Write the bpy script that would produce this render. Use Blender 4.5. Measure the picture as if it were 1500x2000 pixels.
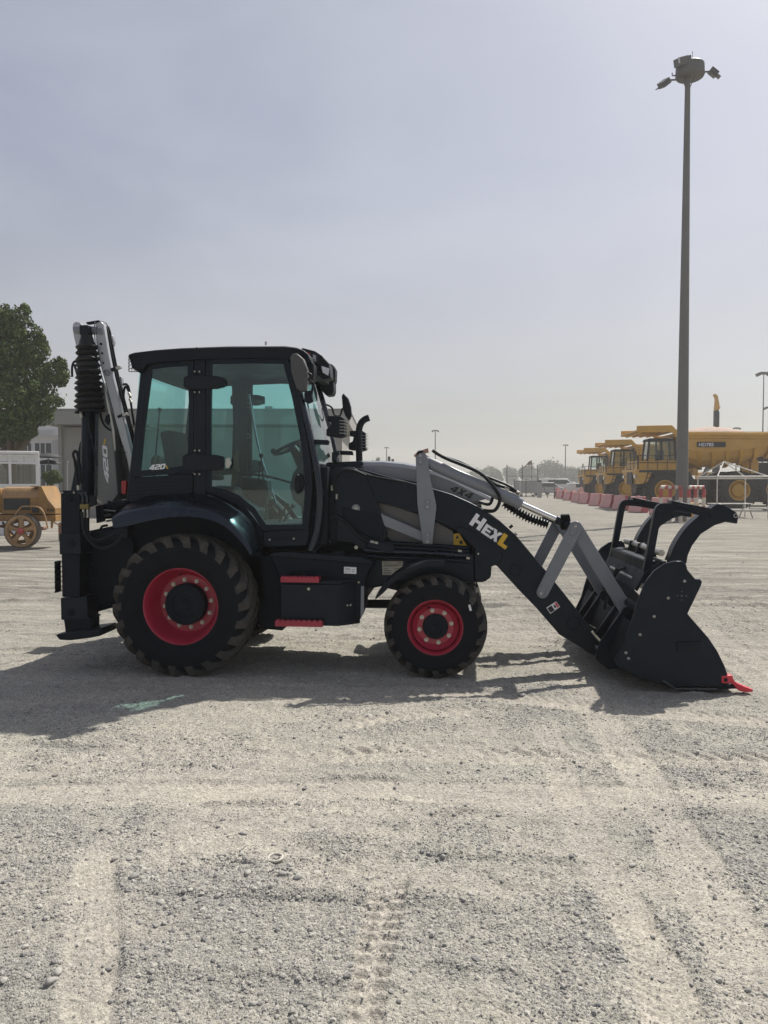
import bpy, bmesh, math, random
import numpy as np
from mathutils import Vector, Matrix, Euler
R = math.radians
random.seed(7)
SC = bpy.context.scene
COL = SC.collection
for o in list(bpy.data.objects): bpy.data.objects.remove(o)

# ---------------------------------------------------------------- camera
F, PSI, PIT, DIST, HGT = 1503.0, R(5.1), math.atan(55/1503.0), 6.8, 1.78
cam_d = bpy.data.cameras.new('camera'); cam = bpy.data.objects.new('camera', cam_d); COL.objects.link(cam)
cam_d.sensor_fit = 'VERTICAL'; cam_d.sensor_height = 24.0; cam_d.lens = 24.0*F/2000.0
cam_d.clip_start = 0.05; cam_d.clip_end = 6000
cam.location = (0, -DIST, HGT); cam.rotation_euler = (R(90)-PIT, 0, PSI)
SC.camera = cam
# ---------------------------------------------------------------- sun + sky
RT = Vector((math.cos(PSI), math.sin(PSI), 0)); FH = Vector((-math.sin(PSI), math.cos(PSI), 0))
TO_SUN = (RT*0.52 + FH*0.58 + Vector((0, 0, 1.0))).normalized()
ELEV = math.asin(TO_SUN.z)
sun_d = bpy.data.lights.new('sun', 'SUN'); sun_d.energy = 4.2; sun_d.angle = R(0.9); sun_d.color = (1.0, 0.95, 0.865)
sun = bpy.data.objects.new('sun', sun_d); COL.objects.link(sun); sun.location = (20, 20, 40)
sun.rotation_euler = TO_SUN.to_track_quat('Z', 'Y').to_euler()
W = bpy.data.worlds.new('World'); SC.world = W; W.use_nodes = True
wn, wl = W.node_tree.nodes, W.node_tree.links
bg = wn['Background']; bg.inputs['Strength'].default_value = 0.085
sky = wn.new('ShaderNodeTexSky'); sky.sky_type = 'NISHITA'; sky.sun_disc = False
sky.sun_elevation = ELEV; sky.sun_rotation = math.atan2(TO_SUN.x, TO_SUN.y)
sky.air_density = 1.0; sky.dust_density = 3.0; sky.ozone_density = 2.0; sky.altitude = 0
hs = wn.new('ShaderNodeHueSaturation'); hs.inputs['Saturation'].default_value = 0.42
hs.inputs['Hue'].default_value = 0.52
wl.new(sky.outputs[0], hs.inputs['Color'])
mx = wn.new('ShaderNodeMix'); mx.data_type = 'RGBA'; mx.inputs[0].default_value = 0.45
mx.inputs[7].default_value = (2.35, 2.75, 3.85, 1)          # even dust veil over the whole sky
wl.new(hs.outputs[0], mx.inputs[6])
wg = wn.new('ShaderNodeTexCoord'); wsx = wn.new('ShaderNodeSeparateXYZ'); wl.new(wg.outputs['Generated'], wsx.inputs[0])
wz = wn.new('ShaderNodeMapRange'); wz.interpolation_type = 'SMOOTHSTEP'; wz.inputs[1].default_value = 0.0; wz.inputs[2].default_value = 0.42; wl.new(wsx.outputs[2], wz.inputs[0])
wv_ = wn.new('ShaderNodeMix'); wv_.data_type = 'RGBA'; wl.new(wz.outputs[0], wv_.inputs[0]); wv_.inputs[6].default_value = (3.25, 3.2, 2.9, 1); wv_.inputs[7].default_value = (2.35, 2.75, 3.95, 1)   # dust veil: warm white low, lavender high
wl.new(wv_.outputs[2], mx.inputs[7])
wtc = wn.new('ShaderNodeTexCoord'); wmp = wn.new('ShaderNodeMapping'); wmp.inputs['Scale'].default_value = (1.0, 1.0, 2.4); wl.new(wtc.outputs['Generated'], wmp.inputs[0])
wno = wn.new('ShaderNodeTexNoise'); wno.inputs['Scale'].default_value = 2.3; wno.inputs['Detail'].default_value = 5; wno.inputs['Roughness'].default_value = 0.5; wno.inputs['Distortion'].default_value = 0.4
wl.new(wmp.outputs[0], wno.inputs['Vector'])
wr = wn.new('ShaderNodeMapRange'); wr.inputs[1].default_value = 0.42; wr.inputs[2].default_value = 0.72; wr.inputs[3].default_value = 0.0; wr.inputs[4].default_value = 0.22; wl.new(wno.outputs[0], wr.inputs[0])
mc = wn.new('ShaderNodeMix'); mc.data_type = 'RGBA'; wl.new(wr.outputs[0], mc.inputs[0]); wl.new(mx.outputs[2], mc.inputs[6]); mc.inputs[7].default_value = (6.9, 7.1, 7.5, 1)   # thin uneven cloud veil
wl.new(mc.outputs[2], bg.inputs['Color'])
vs = SC.view_settings; vs.view_transform = 'Standard'; vs.look = 'None'; vs.exposure = 0.45; vs.gamma = 1.0
vs.use_curve_mapping = False
HAZE = 0.0009
SC.render.engine = 'CYCLES'
SC.cycles.use_denoising = True
SC.cycles.max_bounces = 8; SC.cycles.transparent_max_bounces = 16; SC.cycles.volume_bounces = 1
SC.cycles.use_adaptive_sampling = True

# ---------------------------------------------------------------- pixel -> place helpers
_fw = FH*math.cos(PIT) + Vector((0, 0, -math.sin(PIT))); _up = FH*math.sin(PIT) + Vector((0, 0, math.cos(PIT)))
CAM = Vector((0, -DIST, HGT))
def ray(px, py): return _fw + RT*((px-750)/F) + _up*((1000-py)/F)
def at(px, py, Y):                      # point of the plane y = Y
    d = ray(px, py); t = (Y-CAM.y)/d.y
    return CAM + d*t
def gnd(px, py, z=0.0):
    d = ray(px, py); t = (z-CAM.z)/d.z
    return CAM + d*t
def dep(px, py, dist):                  # point at a horizontal distance along the view
    d = ray(px, py); t = dist/(d.dot(FH))
    return CAM + d*t
def mpx(Y, px=600): return (Vector(at(px+50, 1000, Y))-Vector(at(px-50, 1000, Y))).length/100.0

# ---------------------------------------------------------------- materials
def _mat(name):
    m = bpy.data.materials.new(name); m.use_nodes = True
    nt = m.node_tree; b = nt.nodes['Principled BSDF']
    return m, nt, b
MATS = {}
def mat(name, col, rough=0.5, metal=0.0, var=0.12, scale=6.0, bump=0.0, bscale=60.0, dust=0.0, dustc=(0.30, 0.27, 0.22), spec=0.5, coat=0.0, stint=None):
    m, nt, b = _mat(name); N, L = nt.nodes, nt.links
    tc = N.new('ShaderNodeTexCoord')
    no = N.new('ShaderNodeTexNoise'); no.inputs['Scale'].default_value = scale; no.inputs['Detail'].default_value = 6; no.inputs['Roughness'].default_value = 0.65
    L.new(tc.outputs['Object'], no.inputs['Vector'])
    mr = N.new('ShaderNodeMapRange'); mr.inputs[1].default_value = 0.3; mr.inputs[2].default_value = 0.7
    mr.inputs[3].default_value = 1-var; mr.inputs[4].default_value = 1+var
    L.new(no.outputs[0], mr.inputs[0])
    mu = N.new('ShaderNodeMix'); mu.data_type = 'RGBA'; mu.blend_type = 'MULTIPLY'; mu.inputs[0].default_value = 1
    mu.inputs[6].default_value = (*col, 1); L.new(mr.outputs[0], mu.inputs[7])
    out = mu.outputs[2]
    if dust > 0:
        n2 = N.new('ShaderNodeTexNoise'); n2.inputs['Scale'].default_value = scale*2.3; n2.inputs['Detail'].default_value = 8; n2.inputs['Roughness'].default_value = 0.7
        L.new(tc.outputs['Object'], n2.inputs['Vector'])
        m2 = N.new('ShaderNodeMapRange'); m2.inputs[1].default_value = 0.42; m2.inputs[2].default_value = 0.8; m2.inputs[3].default_value = dust*0.25; m2.inputs[4].default_value = dust
        L.new(n2.outputs[0], m2.inputs[0])
        mm = N.new('ShaderNodeMix'); mm.data_type = 'RGBA'; L.new(m2.outputs[0], mm.inputs[0]); L.new(out, mm.inputs[6]); mm.inputs[7].default_value = (*dustc, 1)
        out = mm.outputs[2]
    L.new(out, b.inputs['Base Color'])
    rr = N.new('ShaderNodeMapRange'); rr.inputs[1].default_value = 0.3; rr.inputs[2].default_value = 0.7
    rr.inputs[3].default_value = max(0.05, rough*0.85); rr.inputs[4].default_value = min(1, rough*1.2)
    L.new(no.outputs[0], rr.inputs[0]); L.new(rr.outputs[0], b.inputs['Roughness'])
    b.inputs['Metallic'].default_value = metal; b.inputs['Specular IOR Level'].default_value = spec
    b.inputs['Coat Weight'].default_value = coat
    if stint: b.inputs['Specular Tint'].default_value = (*stint, 1)
    if bump > 0:
        n3 = N.new('ShaderNodeTexNoise'); n3.inputs['Scale'].default_value = bscale; n3.inputs['Detail'].default_value = 5
        L.new(tc.outputs['Object'], n3.inputs['Vector'])
        bp = N.new('ShaderNodeBump'); bp.inputs['Strength'].default_value = bump; bp.inputs['Distance'].default_value = 0.01
        L.new(n3.outputs[0], bp.inputs['Height']); L.new(bp.outputs[0], b.inputs['Normal'])
    MATS[name] = m
    return m
def glass(name, tint, refl=0.9, rough=0.02, film=0.0, filmc=(0.3, 0.3, 0.28)):
    m = bpy.data.materials.new(name); m.use_nodes = True; nt = m.node_tree; N, L = nt.nodes, nt.links
    N.remove(N['Principled BSDF']); out = N['Material Output']
    tr = N.new('ShaderNodeBsdfTransparent'); tr.inputs[0].default_value = (*tint, 1)
    gl = N.new('ShaderNodeBsdfGlossy'); gl.inputs['Roughness'].default_value = rough; gl.inputs['Color'].default_value = (refl, refl, refl, 1)
    ge = N.new('ShaderNodeNewGeometry'); dt = N.new('ShaderNodeVectorMath'); dt.operation = 'DOT_PRODUCT'; L.new(ge.outputs['Normal'], dt.inputs[0]); L.new(ge.outputs['Incoming'], dt.inputs[1])
    ab = N.new('ShaderNodeMath'); ab.operation = 'ABSOLUTE'; L.new(dt.outputs['Value'], ab.inputs[0])
    om = N.new('ShaderNodeMath'); om.operation = 'SUBTRACT'; om.inputs[0].default_value = 1.0; L.new(ab.outputs[0], om.inputs[1])
    pw = N.new('ShaderNodeMath'); pw.operation = 'POWER'; L.new(om.outputs[0], pw.inputs[0]); pw.inputs[1].default_value = 5.0
    fr = N.new('ShaderNodeMath'); fr.operation = 'MULTIPLY_ADD'; L.new(pw.outputs[0], fr.inputs[0]); fr.inputs[1].default_value = 0.955; fr.inputs[2].default_value = 0.045
    mx = N.new('ShaderNodeMixShader'); L.new(fr.outputs[0], mx.inputs[0]); L.new(tr.outputs[0], mx.inputs[1]); L.new(gl.outputs[0], mx.inputs[2])
    res = mx.outputs[0]
    if film > 0:                       # dust film on the pane
        df = N.new('ShaderNodeBsdfDiffuse'); df.inputs[0].default_value = (*filmc, 1)
        tc = N.new('ShaderNodeTexCoord'); no = N.new('ShaderNodeTexNoise'); no.inputs['Scale'].default_value = 5; no.inputs['Detail'].default_value = 8
        L.new(tc.outputs['Object'], no.inputs['Vector'])
        mr = N.new('ShaderNodeMapRange'); mr.inputs[1].default_value = 0.35; mr.inputs[2].default_value = 0.75; mr.inputs[3].default_value = film*0.4; mr.inputs[4].default_value = film
        L.new(no.outputs[0], mr.inputs[0])
        m2 = N.new('ShaderNodeMixShader'); L.new(mr.outputs[0], m2.inputs[0]); L.new(res, m2.inputs[1]); L.new(df.outputs[0], m2.inputs[2]); res = m2.outputs[0]
    L.new(res, out.inputs['Surface']); MATS[name] = m
    return m
BLACK = mat('black_paint', (0.004, 0.0055, 0.0100), 0.33, var=0.35, scale=2.0, dust=0.020, spec=0.26, stint=(0.62, 0.80, 1.0))
BLACKM = mat('black_matt', (0.004, 0.0048, 0.0075), 0.6, var=0.25, scale=4, dust=0.012, spec=0.26, stint=(0.62, 0.80, 1.0))
GLOSSB = mat('black_gloss', (0.006, 0.007, 0.011), 0.25, var=0.2, scale=2, dust=0.006, coat=0.3, spec=0.4, stint=(0.62, 0.80, 1.0))
PLASTIC = mat('black_plastic', (0.010, 0.0105, 0.012), 0.55, var=0.2, scale=8, spec=0.26, stint=(0.62, 0.80, 1.0))
RUBBER = mat('tyre_rubber', (0.007, 0.0075, 0.0095), 0.8, var=0.25, scale=5, bump=0.15, bscale=90, dust=0.03, dustc=(0.12, 0.105, 0.085), spec=0.2, stint=(0.7, 0.85, 1.0))
LUGM = mat('tyre_tread_rubber', (0.022, 0.021, 0.020), 0.85, var=0.25, scale=9, bump=0.2, bscale=70, dust=0.40, dustc=(0.17, 0.15, 0.12))
HOSE = mat('hose_rubber', (0.012, 0.012, 0.013), 0.45, var=0.2, scale=20, spec=0.2, stint=(0.7, 0.85, 1.0))
BELLOW = mat('bellows_rubber', (0.02, 0.02, 0.021), 0.5, var=0.2, scale=10, spec=0.2, stint=(0.7, 0.85, 1.0))
GREY = mat('grey_paint', (0.170, 0.184, 0.212), 0.36, var=0.08, scale=3, dust=0.06)
SILVER = mat('silver_paint', (0.36, 0.37, 0.39), 0.30, metal=0.25, var=0.08, scale=3, dust=0.05)
CHROME = mat('chrome_rod', (0.62, 0.62, 0.63), 0.16, metal=1.0, var=0.05)
STEEL = mat('bright_steel', (0.40, 0.385, 0.36), 0.35, metal=1.0, var=0.15, scale=30)
RED = mat('red_paint', (0.35, 0.013, 0.042), 0.32, var=0.10, scale=4, dust=0.07)
TOOTH = mat('red_tooth_paint', (0.60, 0.025, 0.05), 0.4, var=0.15, scale=9, dust=0.08)
YEL = mat('yellow_print', (0.62, 0.38, 0.02), 0.5, var=0.05)
WHITE = mat('white_print', (0.72, 0.72, 0.74), 0.45, var=0.05)
INK = mat('black_print', (0.012, 0.012, 0.013), 0.5, var=0.05)
CREAM = mat('cream_plate', (0.50, 0.47, 0.38), 0.5, var=0.08)
AMBER = mat('amber_lens', (0.55, 0.13, 0.02), 0.2, var=0.1)
REDL = mat('red_lens', (0.35, 0.01, 0.015), 0.2, var=0.1)
LAMP = mat('lamp_lens', (0.55, 0.56, 0.58), 0.12, metal=0.6, var=0.2, scale=30)
SEAT = mat('seat_fabric', (0.03, 0.03, 0.033), 0.9, var=0.2, scale=20)
TEAL = glass('cab_glass', (0.755, 0.935, 0.925), film=0.012)
WSG = glass('windscreen_glass', (0.80, 0.93, 0.92), film=0.04, filmc=(0.4, 0.4, 0.38))

# ---------------------------------------------------------------- mesh builder
OFF = Vector((0, 0, 0))                 # base of the thing now being built
def setoff(v):
    global OFF
    OFF = Vector(v)
class MB:
    def __init__(s): s.v = []; s.f = []
    def add(s, vs, fs):
        n = len(s.v); s.v += [tuple(p) for p in vs]; s.f += [tuple(i+n for i in f) for f in fs]; return s
    def box(s, c, d, rot=None):
        c = Vector(c); hx, hy, hz = d[0]/2, d[1]/2, d[2]/2
        ps = [Vector((x, y, z)) for x in (-hx, hx) for y in (-hy, hy) for z in (-hz, hz)]
        if rot is not None: ps = [rot @ p for p in ps]
        return s.add([c+p for p in ps], [(0, 1, 3, 2), (4, 6, 7, 5), (0, 4, 5, 1), (2, 3, 7, 6), (0, 2, 6, 4), (1, 5, 7, 3)])
    def prism(s, pts, vec):
        pts = [Vector(p) for p in pts]; vec = Vector(vec); n = len(pts)
        nrm = Vector((0, 0, 0))
        for i in range(n):
            a, b = pts[i], pts[(i+1) % n]; nrm += a.cross(b)
        if nrm.dot(vec) > 0: pts = pts[::-1]
        fs = [tuple(range(n)), tuple(range(2*n-1, n-1, -1))]
        fs += [(i, i+n, (i+1) % n+n, (i+1) % n) for i in range(n)]
        return s.add(pts+[p+vec for p in pts], fs)
    def tube(s, path, r, n=10, cap=True):
        path = [Vector(p) for p in path]; m = len(path)
        rs = r if isinstance(r, (list, tuple)) else [r]*m
        T = []
        for i in range(m):
            a = path[max(0, i-1)]; b = path[min(m-1, i+1)]; T.append((b-a).normalized())
        u = T[0].orthogonal().normalized(); vs = []; fs = []
        for i in range(m):
            u = (u - T[i]*u.dot(T[i])); u = u.normalized() if u.length > 1e-6 else T[i].orthogonal().normalized()
            w = T[i].cross(u)
            for k in range(n):
                a = 2*math.pi*k/n; vs.append(path[i]+(u*math.cos(a)+w*math.sin(a))*rs[i])
        for i in range(m-1):
            for k in range(n):
                k2 = (k+1) % n; fs.append((i*n+k, i*n+k2, (i+1)*n+k2, (i+1)*n+k))
        if cap: fs += [tuple(range(n-1, -1, -1)), tuple((m-1)*n+k for k in range(n))]
        return s.add(vs, fs)
    def cyl(s, a, b, r, n=16, r2=None): return s.tube([a, b], [r, r if r2 is None else r2], n)
    def bar(s, a, b, w, h, up=(0, 1, 0)):          # rectangular bar from a to b, w along up
        a, b = Vector(a), Vector(b); t = (b-a); L = t.length; t = t.normalized(); up = Vector(up)
        q = t.cross(up)
        if q.length < 1e-5: q = t.orthogonal()
        q = q.normalized(); u2 = q.cross(t).normalized()
        rot = Matrix((t, u2, q)).transposed()
        return s.box((a+b)/2, (L, w, h), rot)
    def lathe(s, prof, c, n=48, axis='Y', closed=False):   # prof: list of (along, radius)
        c = Vector(c); vs = []; fs = []; m = len(prof)
        for (y, r) in prof:
            for k in range(n):
                a = 2*math.pi*k/n; ca, sa = math.cos(a)*r, math.sin(a)*r
                vs.append(c + (Vector((ca, y, sa)) if axis == 'Y' else Vector((ca, sa, y)) if axis == 'Z' else Vector((y, ca, sa))))
        for i in range(m-1):
            for k in range(n):
                k2 = (k+1) % n; q = (i*n+k, i*n+k2, (i+1)*n+k2, (i+1)*n+k)
                fs.append(q if axis == 'Y' else q)
        return s.add(vs, fs)
    def loft(s, rows, close=False):
        m, n = len(rows), len(rows[0]); vs = [p for r in rows for p in r]; fs = []
        for i in range(m-1):
            for k in range(n-1 if not close else n):
                k2 = (k+1) % n; fs.append((i*n+k, i*n+k2, (i+1)*n+k2, (i+1)*n+k))
        return s.add(vs, fs)
    def ball(s, c, r, sc=(1, 1, 1), nu=12, nv=8):
        c = Vector(c); vs = [c+Vector((0, 0, r*sc[2]))]; fs = []
        for i in range(1, nv):
            ph = math.pi*i/nv
            for k in range(nu):
                a = 2*math.pi*k/nu; vs.append(c+Vector((math.sin(ph)*math.cos(a)*r*sc[0], math.sin(ph)*math.sin(a)*r*sc[1], math.cos(ph)*r*sc[2])))
        vs.append(c-Vector((0, 0, r*sc[2]))); last = len(vs)-1
        for k in range(nu): fs.append((0, 1+k, 1+(k+1) % nu))
        for i in range(nv-2):
            for k in range(nu):
                k2 = (k+1) % nu; fs.append((1+i*nu+k, 1+(i+1)*nu+k, 1+(i+1)*nu+k2, 1+i*nu+k2))
        for k in range(nu): fs.append((last, 1+(nv-2)*nu+(k+1) % nu, 1+(nv-2)*nu+k))
        return s.add(vs, fs)
    def mirror(s, yc):
        n = len(s.v); vs = [(x, 2*yc-y, z) for x, y, z in s.v]; fs = [tuple(reversed(f)) for f in s.f]
        return s.add(vs, fs)
    def mesh(s, name, m, ang=38, fix=True, off=None):
        o = OFF if off is None else Vector(off)
        me = bpy.data.meshes.new(name)
        me.from_pydata([(x-o.x, y-o.y, z-o.z) for x, y, z in s.v], [], s.f)
        if fix:
            bm = bmesh.new(); bm.from_mesh(me); bmesh.ops.recalc_face_normals(bm, faces=bm.faces); bm.to_mesh(me); bm.free()
        me.shade_smooth()
        if ang is not None: me.set_sharp_from_angle(angle=R(ang))
        else: me.shade_flat()
        if m is not None: me.materials.append(m)
        me.update()
        return me
    def build(s, name, m, parent=None, bevel=0.0, ang=38, seg=2, fix=True):
        ob = bpy.data.objects.new(name, s.mesh(name, m, ang, fix)); COL.objects.link(ob)
        if parent is not None: ob.parent = parent
        else: ob.location = OFF
        if bevel > 0:
            md = ob.modifiers.new('bevel', 'BEVEL'); md.width = bevel; md.segments = seg; md.limit_method = 'ANGLE'; md.angle_limit = R(40)
        return ob
def empty(name, loc=(0, 0, 0), parent=None, rz=0):
    o = bpy.data.objects.new(name, None); COL.objects.link(o); o.location = loc; o.rotation_euler = (0, 0, rz)
    if parent is not None: o.parent = parent
    o.empty_display_size = 0.2
    return o
def tag(o, label=None, cat=None, group=None, kind=None):
    if label: o['label'] = label
    if cat: o['category'] = cat
    if group: o['group'] = group
    if kind: o['kind'] = kind
    return o
def dup(o, parent=None, loc=None, rz=None, label=None, group=None):
    c = o.copy(); COL.objects.link(c)
    if parent is not None: c.parent = parent
    if loc is not None: c.location = loc
    if rz is not None: c.rotation_euler = (0, 0, rz)
    if label: c['label'] = label
    if group: c['group'] = group
    for ch in list(o.children): dup(ch, c)
    return c
def inst(me, name, parent=None, loc=(0, 0, 0)):
    ob = bpy.data.objects.new(name, me); COL.objects.link(ob); ob.location = loc
    if parent is not None: ob.parent = parent
    return ob
def P(pts, Y): return [at(x, y, Y) for x, y in pts]
def crom(pts, n=6):
    pts = [Vector(p) for p in pts]; out = []
    for i in range(len(pts)-1):
        p0 = pts[max(0, i-1)]; p1 = pts[i]; p2 = pts[i+1]; p3 = pts[min(len(pts)-1, i+2)]
        for k in range(n):
            t = k/n; out.append(0.5*((2*p1)+(p2-p0)*t+(2*p0-5*p1+4*p2-p3)*t*t+(3*p1-p0-3*p2+p3)*t**3))
    out.append(pts[-1]); return out
def plate(name, pts, Y, th, m, parent, bevel=0.006, smooth=0, mirror=False):
    p3 = P(pts, Y)
    if smooth: p3 = crom(p3+[p3[0]], smooth)[:-1]
    if mirror:
        MB().prism([Vector((q.x, 2*YC-q.y, q.z)) for q in p3], (0, -th, 0)).build(name, m, parent, bevel)
    return MB().prism(p3, (0, th, 0)).build(name, m, parent, bevel)
def arc(cx, cy, r, a0, a1, n=8):
    return [(cx+r*math.cos(R(a0+(a1-a0)*i/n)), cy+r*math.sin(R(a0+(a1-a0)*i/n))) for i in range(n+1)]
def link_pts(x1, y1, x2, y2, r1, r2, n=8):         # rounded link outline in px
    a = math.degrees(math.atan2(y2-y1, x2-x1))
    return arc(x1, y1, r1, a+90, a+270, n)+arc(x2, y2, r2, a-90, a+90, n)
GL = {'H': [[(0, 0), (.33, 0), (.33, .38), (.67, .38), (.67, 0), (1, 0), (1, 1), (.67, 1), (.67, .62), (.33, .62), (.33, 1), (0, 1)]],
 'E': [[(0, 0), (1, 0), (1, .23), (.36, .23), (.36, .39), (.9, .39), (.9, .61), (.36, .61), (.36, .77), (1, .77), (1, 1), (0, 1)]],
 'X': [[(0, 0), (.36, 0), (.5, .28), (.64, 0), (1, 0), (.69, .5), (1, 1), (.64, 1), (.5, .72), (.36, 1), (0, 1), (.31, .5)]],
 'L': [[(0, 0), (1, 0), (1, .29), (.46, .29), (.46, 1), (0, 1)]],
 '4': [[(0, .42), (.3, .42), (.55, .72), (.55, 1), (.5, 1)], [(0, .2), (.55, .2), (.55, .42), (0, .42)], [(.55, 0), (.87, 0), (.87, 1), (.55, 1)], [(.87, .2), (1, .2), (1, .42), (.87, .42)]],
 '2': [[(0, 0), (1, 0), (1, .2), (.32, .2), (.32, .4), (.85, .4), (1, .5), (1, .88), (.88, 1), (0, 1), (0, .8), (.68, .8), (.68, .6), (.14, .6), (0, .5)]],
 '0': [[(.5, 0), (.15, 0), (0, .15), (0, .85), (.15, 1), (.5, 1), (.5, .78), (.3, .78), (.3, .22), (.5, .22)], [(.5, 0), (.85, 0), (1, .15), (1, .85), (.85, 1), (.5, 1), (.5, .78), (.7, .78), (.7, .22), (.5, .22)]],
 '/': [[(.3, 0), (.7, 0), (.4, 1), (0, 1)]]}
def glyph(b, ch, BL, BR, TL, Y):
    o, x, y = [at(q[0], q[1], Y) for q in (BL, BR, TL)]
    for poly in GL[ch]: b.prism([o+(x-o)*u+(y-o)*v for u, v in poly], (0, 0.002, 0))
def text_part(name, s, o, x, y, size, m, parent, weight=0.0):
    cu = bpy.data.curves.new('txt', 'FONT'); cu.body = s; cu.size = 1.0; cu.offset = weight; cu.extrude = 0.002/size
    t = bpy.data.objects.new('txt', cu); COL.objects.link(t)
    bpy.context.view_layer.update()
    me = bpy.data.meshes.new_from_object(t.evaluated_get(bpy.context.evaluated_depsgraph_get()))
    bpy.data.objects.remove(t)
    o = Vector(o)-OFF; x = Vector(x).normalized(); y = Vector(y).normalized(); z = x.cross(y)
    for v in me.vertices: v.co = o+(x*v.co.x+y*v.co.y+z*v.co.z)*size
    me.materials.clear(); me.materials.append(m); me.update()
    ob = bpy.data.objects.new(name, me); COL.objects.link(ob); ob.parent = parent
    return ob
# ================================================================ GROUND
def _hash(ix, iy, seed):
    h = (ix.astype(np.int64)*374761393 + iy.astype(np.int64)*668265263 + seed*1442695041) & 0xffffffff
    h = ((h ^ (h >> 13))*1274126177) & 0xffffffff
    return ((h ^ (h >> 16)) & 0xffff)/65535.0
def vn(x, y, seed=0):
    ix, iy = np.floor(x), np.floor(y); fx, fy = x-ix, y-iy
    fx = fx*fx*fx*(fx*(fx*6-15)+10); fy = fy*fy*fy*(fy*(fy*6-15)+10)
    a, b = _hash(ix, iy, seed), _hash(ix+1, iy, seed); c, d = _hash(ix, iy+1, seed), _hash(ix+1, iy+1, seed)
    return (a*(1-fx)+b*fx)*(1-fy)+(c*(1-fx)+d*fx)*fy
def fbm(x, y, oct=4, seed=0):
    s = 0; a = 0.5; t = 0
    for i in range(oct):
        s = s+a*vn(x*2**i, y*2**i, seed+i*17); t += a; a *= 0.5
    return s/t
def sstep(a, b, x):
    t = np.clip((x-a)/(b-a), 0, 1); return t*t*(3-2*t)
def g2(px, py): p = gnd(px, py); return (p.x, p.y)
# tyre tracks on the ground: (polyline, half width, depth, tread pitch, tread height)
TRACKS = [
 ([(-160, 1552), (300, 1546), (700, 1540), (1100, 1550), (1650, 1566)], .16, .016, .060, .0018),
 ([(1120, 1330), (1178, 1400), (1250, 1505), (1330, 1640), (1400, 1760), (1500, 1980), (1540, 2100)], .15, .020, .05, .0018),
 ([(196, 1640), (190, 1700), (182, 1850), (170, 2100)], .10, .012, .045, .0016),
 ([(775, 1700), (752, 1780), (728, 1880), (700, 2080)], .075, .008, .072, .010),
 ([(500, 1478), (800, 1470), (1150, 1478), (1560, 1490)], .16, .014, .13, .014),
 ([(1060, 1395), (1100, 1520), (1180, 1700), (1290, 1900), (1340, 2060)], .11, .012, .05, .0022),
 ([(620, 1420), (780, 1398), (1000, 1380)], .12, .010, .10, .006),
 ([(-150, 1400), (150, 1360), (500, 1345), (900, 1352), (1250, 1390), (1600, 1420)], .15, .010, .09, .004),
 ([(1330, 1240), (1420, 1290), (1560, 1370)], .13, .014, .08, .006),
 ([(1290, 1150), (1400, 1240), (1600, 1370)], .12, .012, .08, .005),
 ([(-100, 1180), (300, 1150), (700, 1165), (1100, 1150), (1600, 1165)], .22, .012, .12, .004),
 ([(-100, 1110), (400, 1100), (900, 1095), (1600, 1092)], .30, .014, .12, .003),
 ([(960, 1000), (1080, 1040), (1600, 1110)], .35, .014, .12, .003)]
TRACKS = [([g2(*p) for p in pl], w, d, pt, th) for pl, w, d, pt, th in TRACKS]
GRAVEL_SPOTS = [(100, 1625, .42, 1.0), (200, 1600, .3, .8), (60, 1690, .35, .7), (280, 1715, .16, 1.0), (400, 1730, .28, 1.0), (330, 1755, .18, .9), (490, 1710, .22, .8),
 (640, 1655, .22, .9), (590, 1640, .15, .6), (70, 1770, .22, .9), (60, 1930, .3, .8), (1160, 1760, .14, .9), (1175, 1850, .16, .9), (1340, 1640, .2, .9), (1390, 1600, .35, .7),
 (1320, 1440, .4, .7), (1420, 1520, .4, .7), (880, 1640, .35, .6), (860, 1410, .25, .7), (1010, 1395, .3, .8), (1450, 1690, .35, .6), (1130, 1960, .2, .6), (1300, 1880, .16, .8), (1450, 1950, .25, .6), (780, 1620, .25, .5), (1080, 1345, .25, .8)]
GRAVEL_SPOTS = [(*g2(a, b), r, s) for a, b, r, s in GRAVEL_SPOTS]
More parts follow.
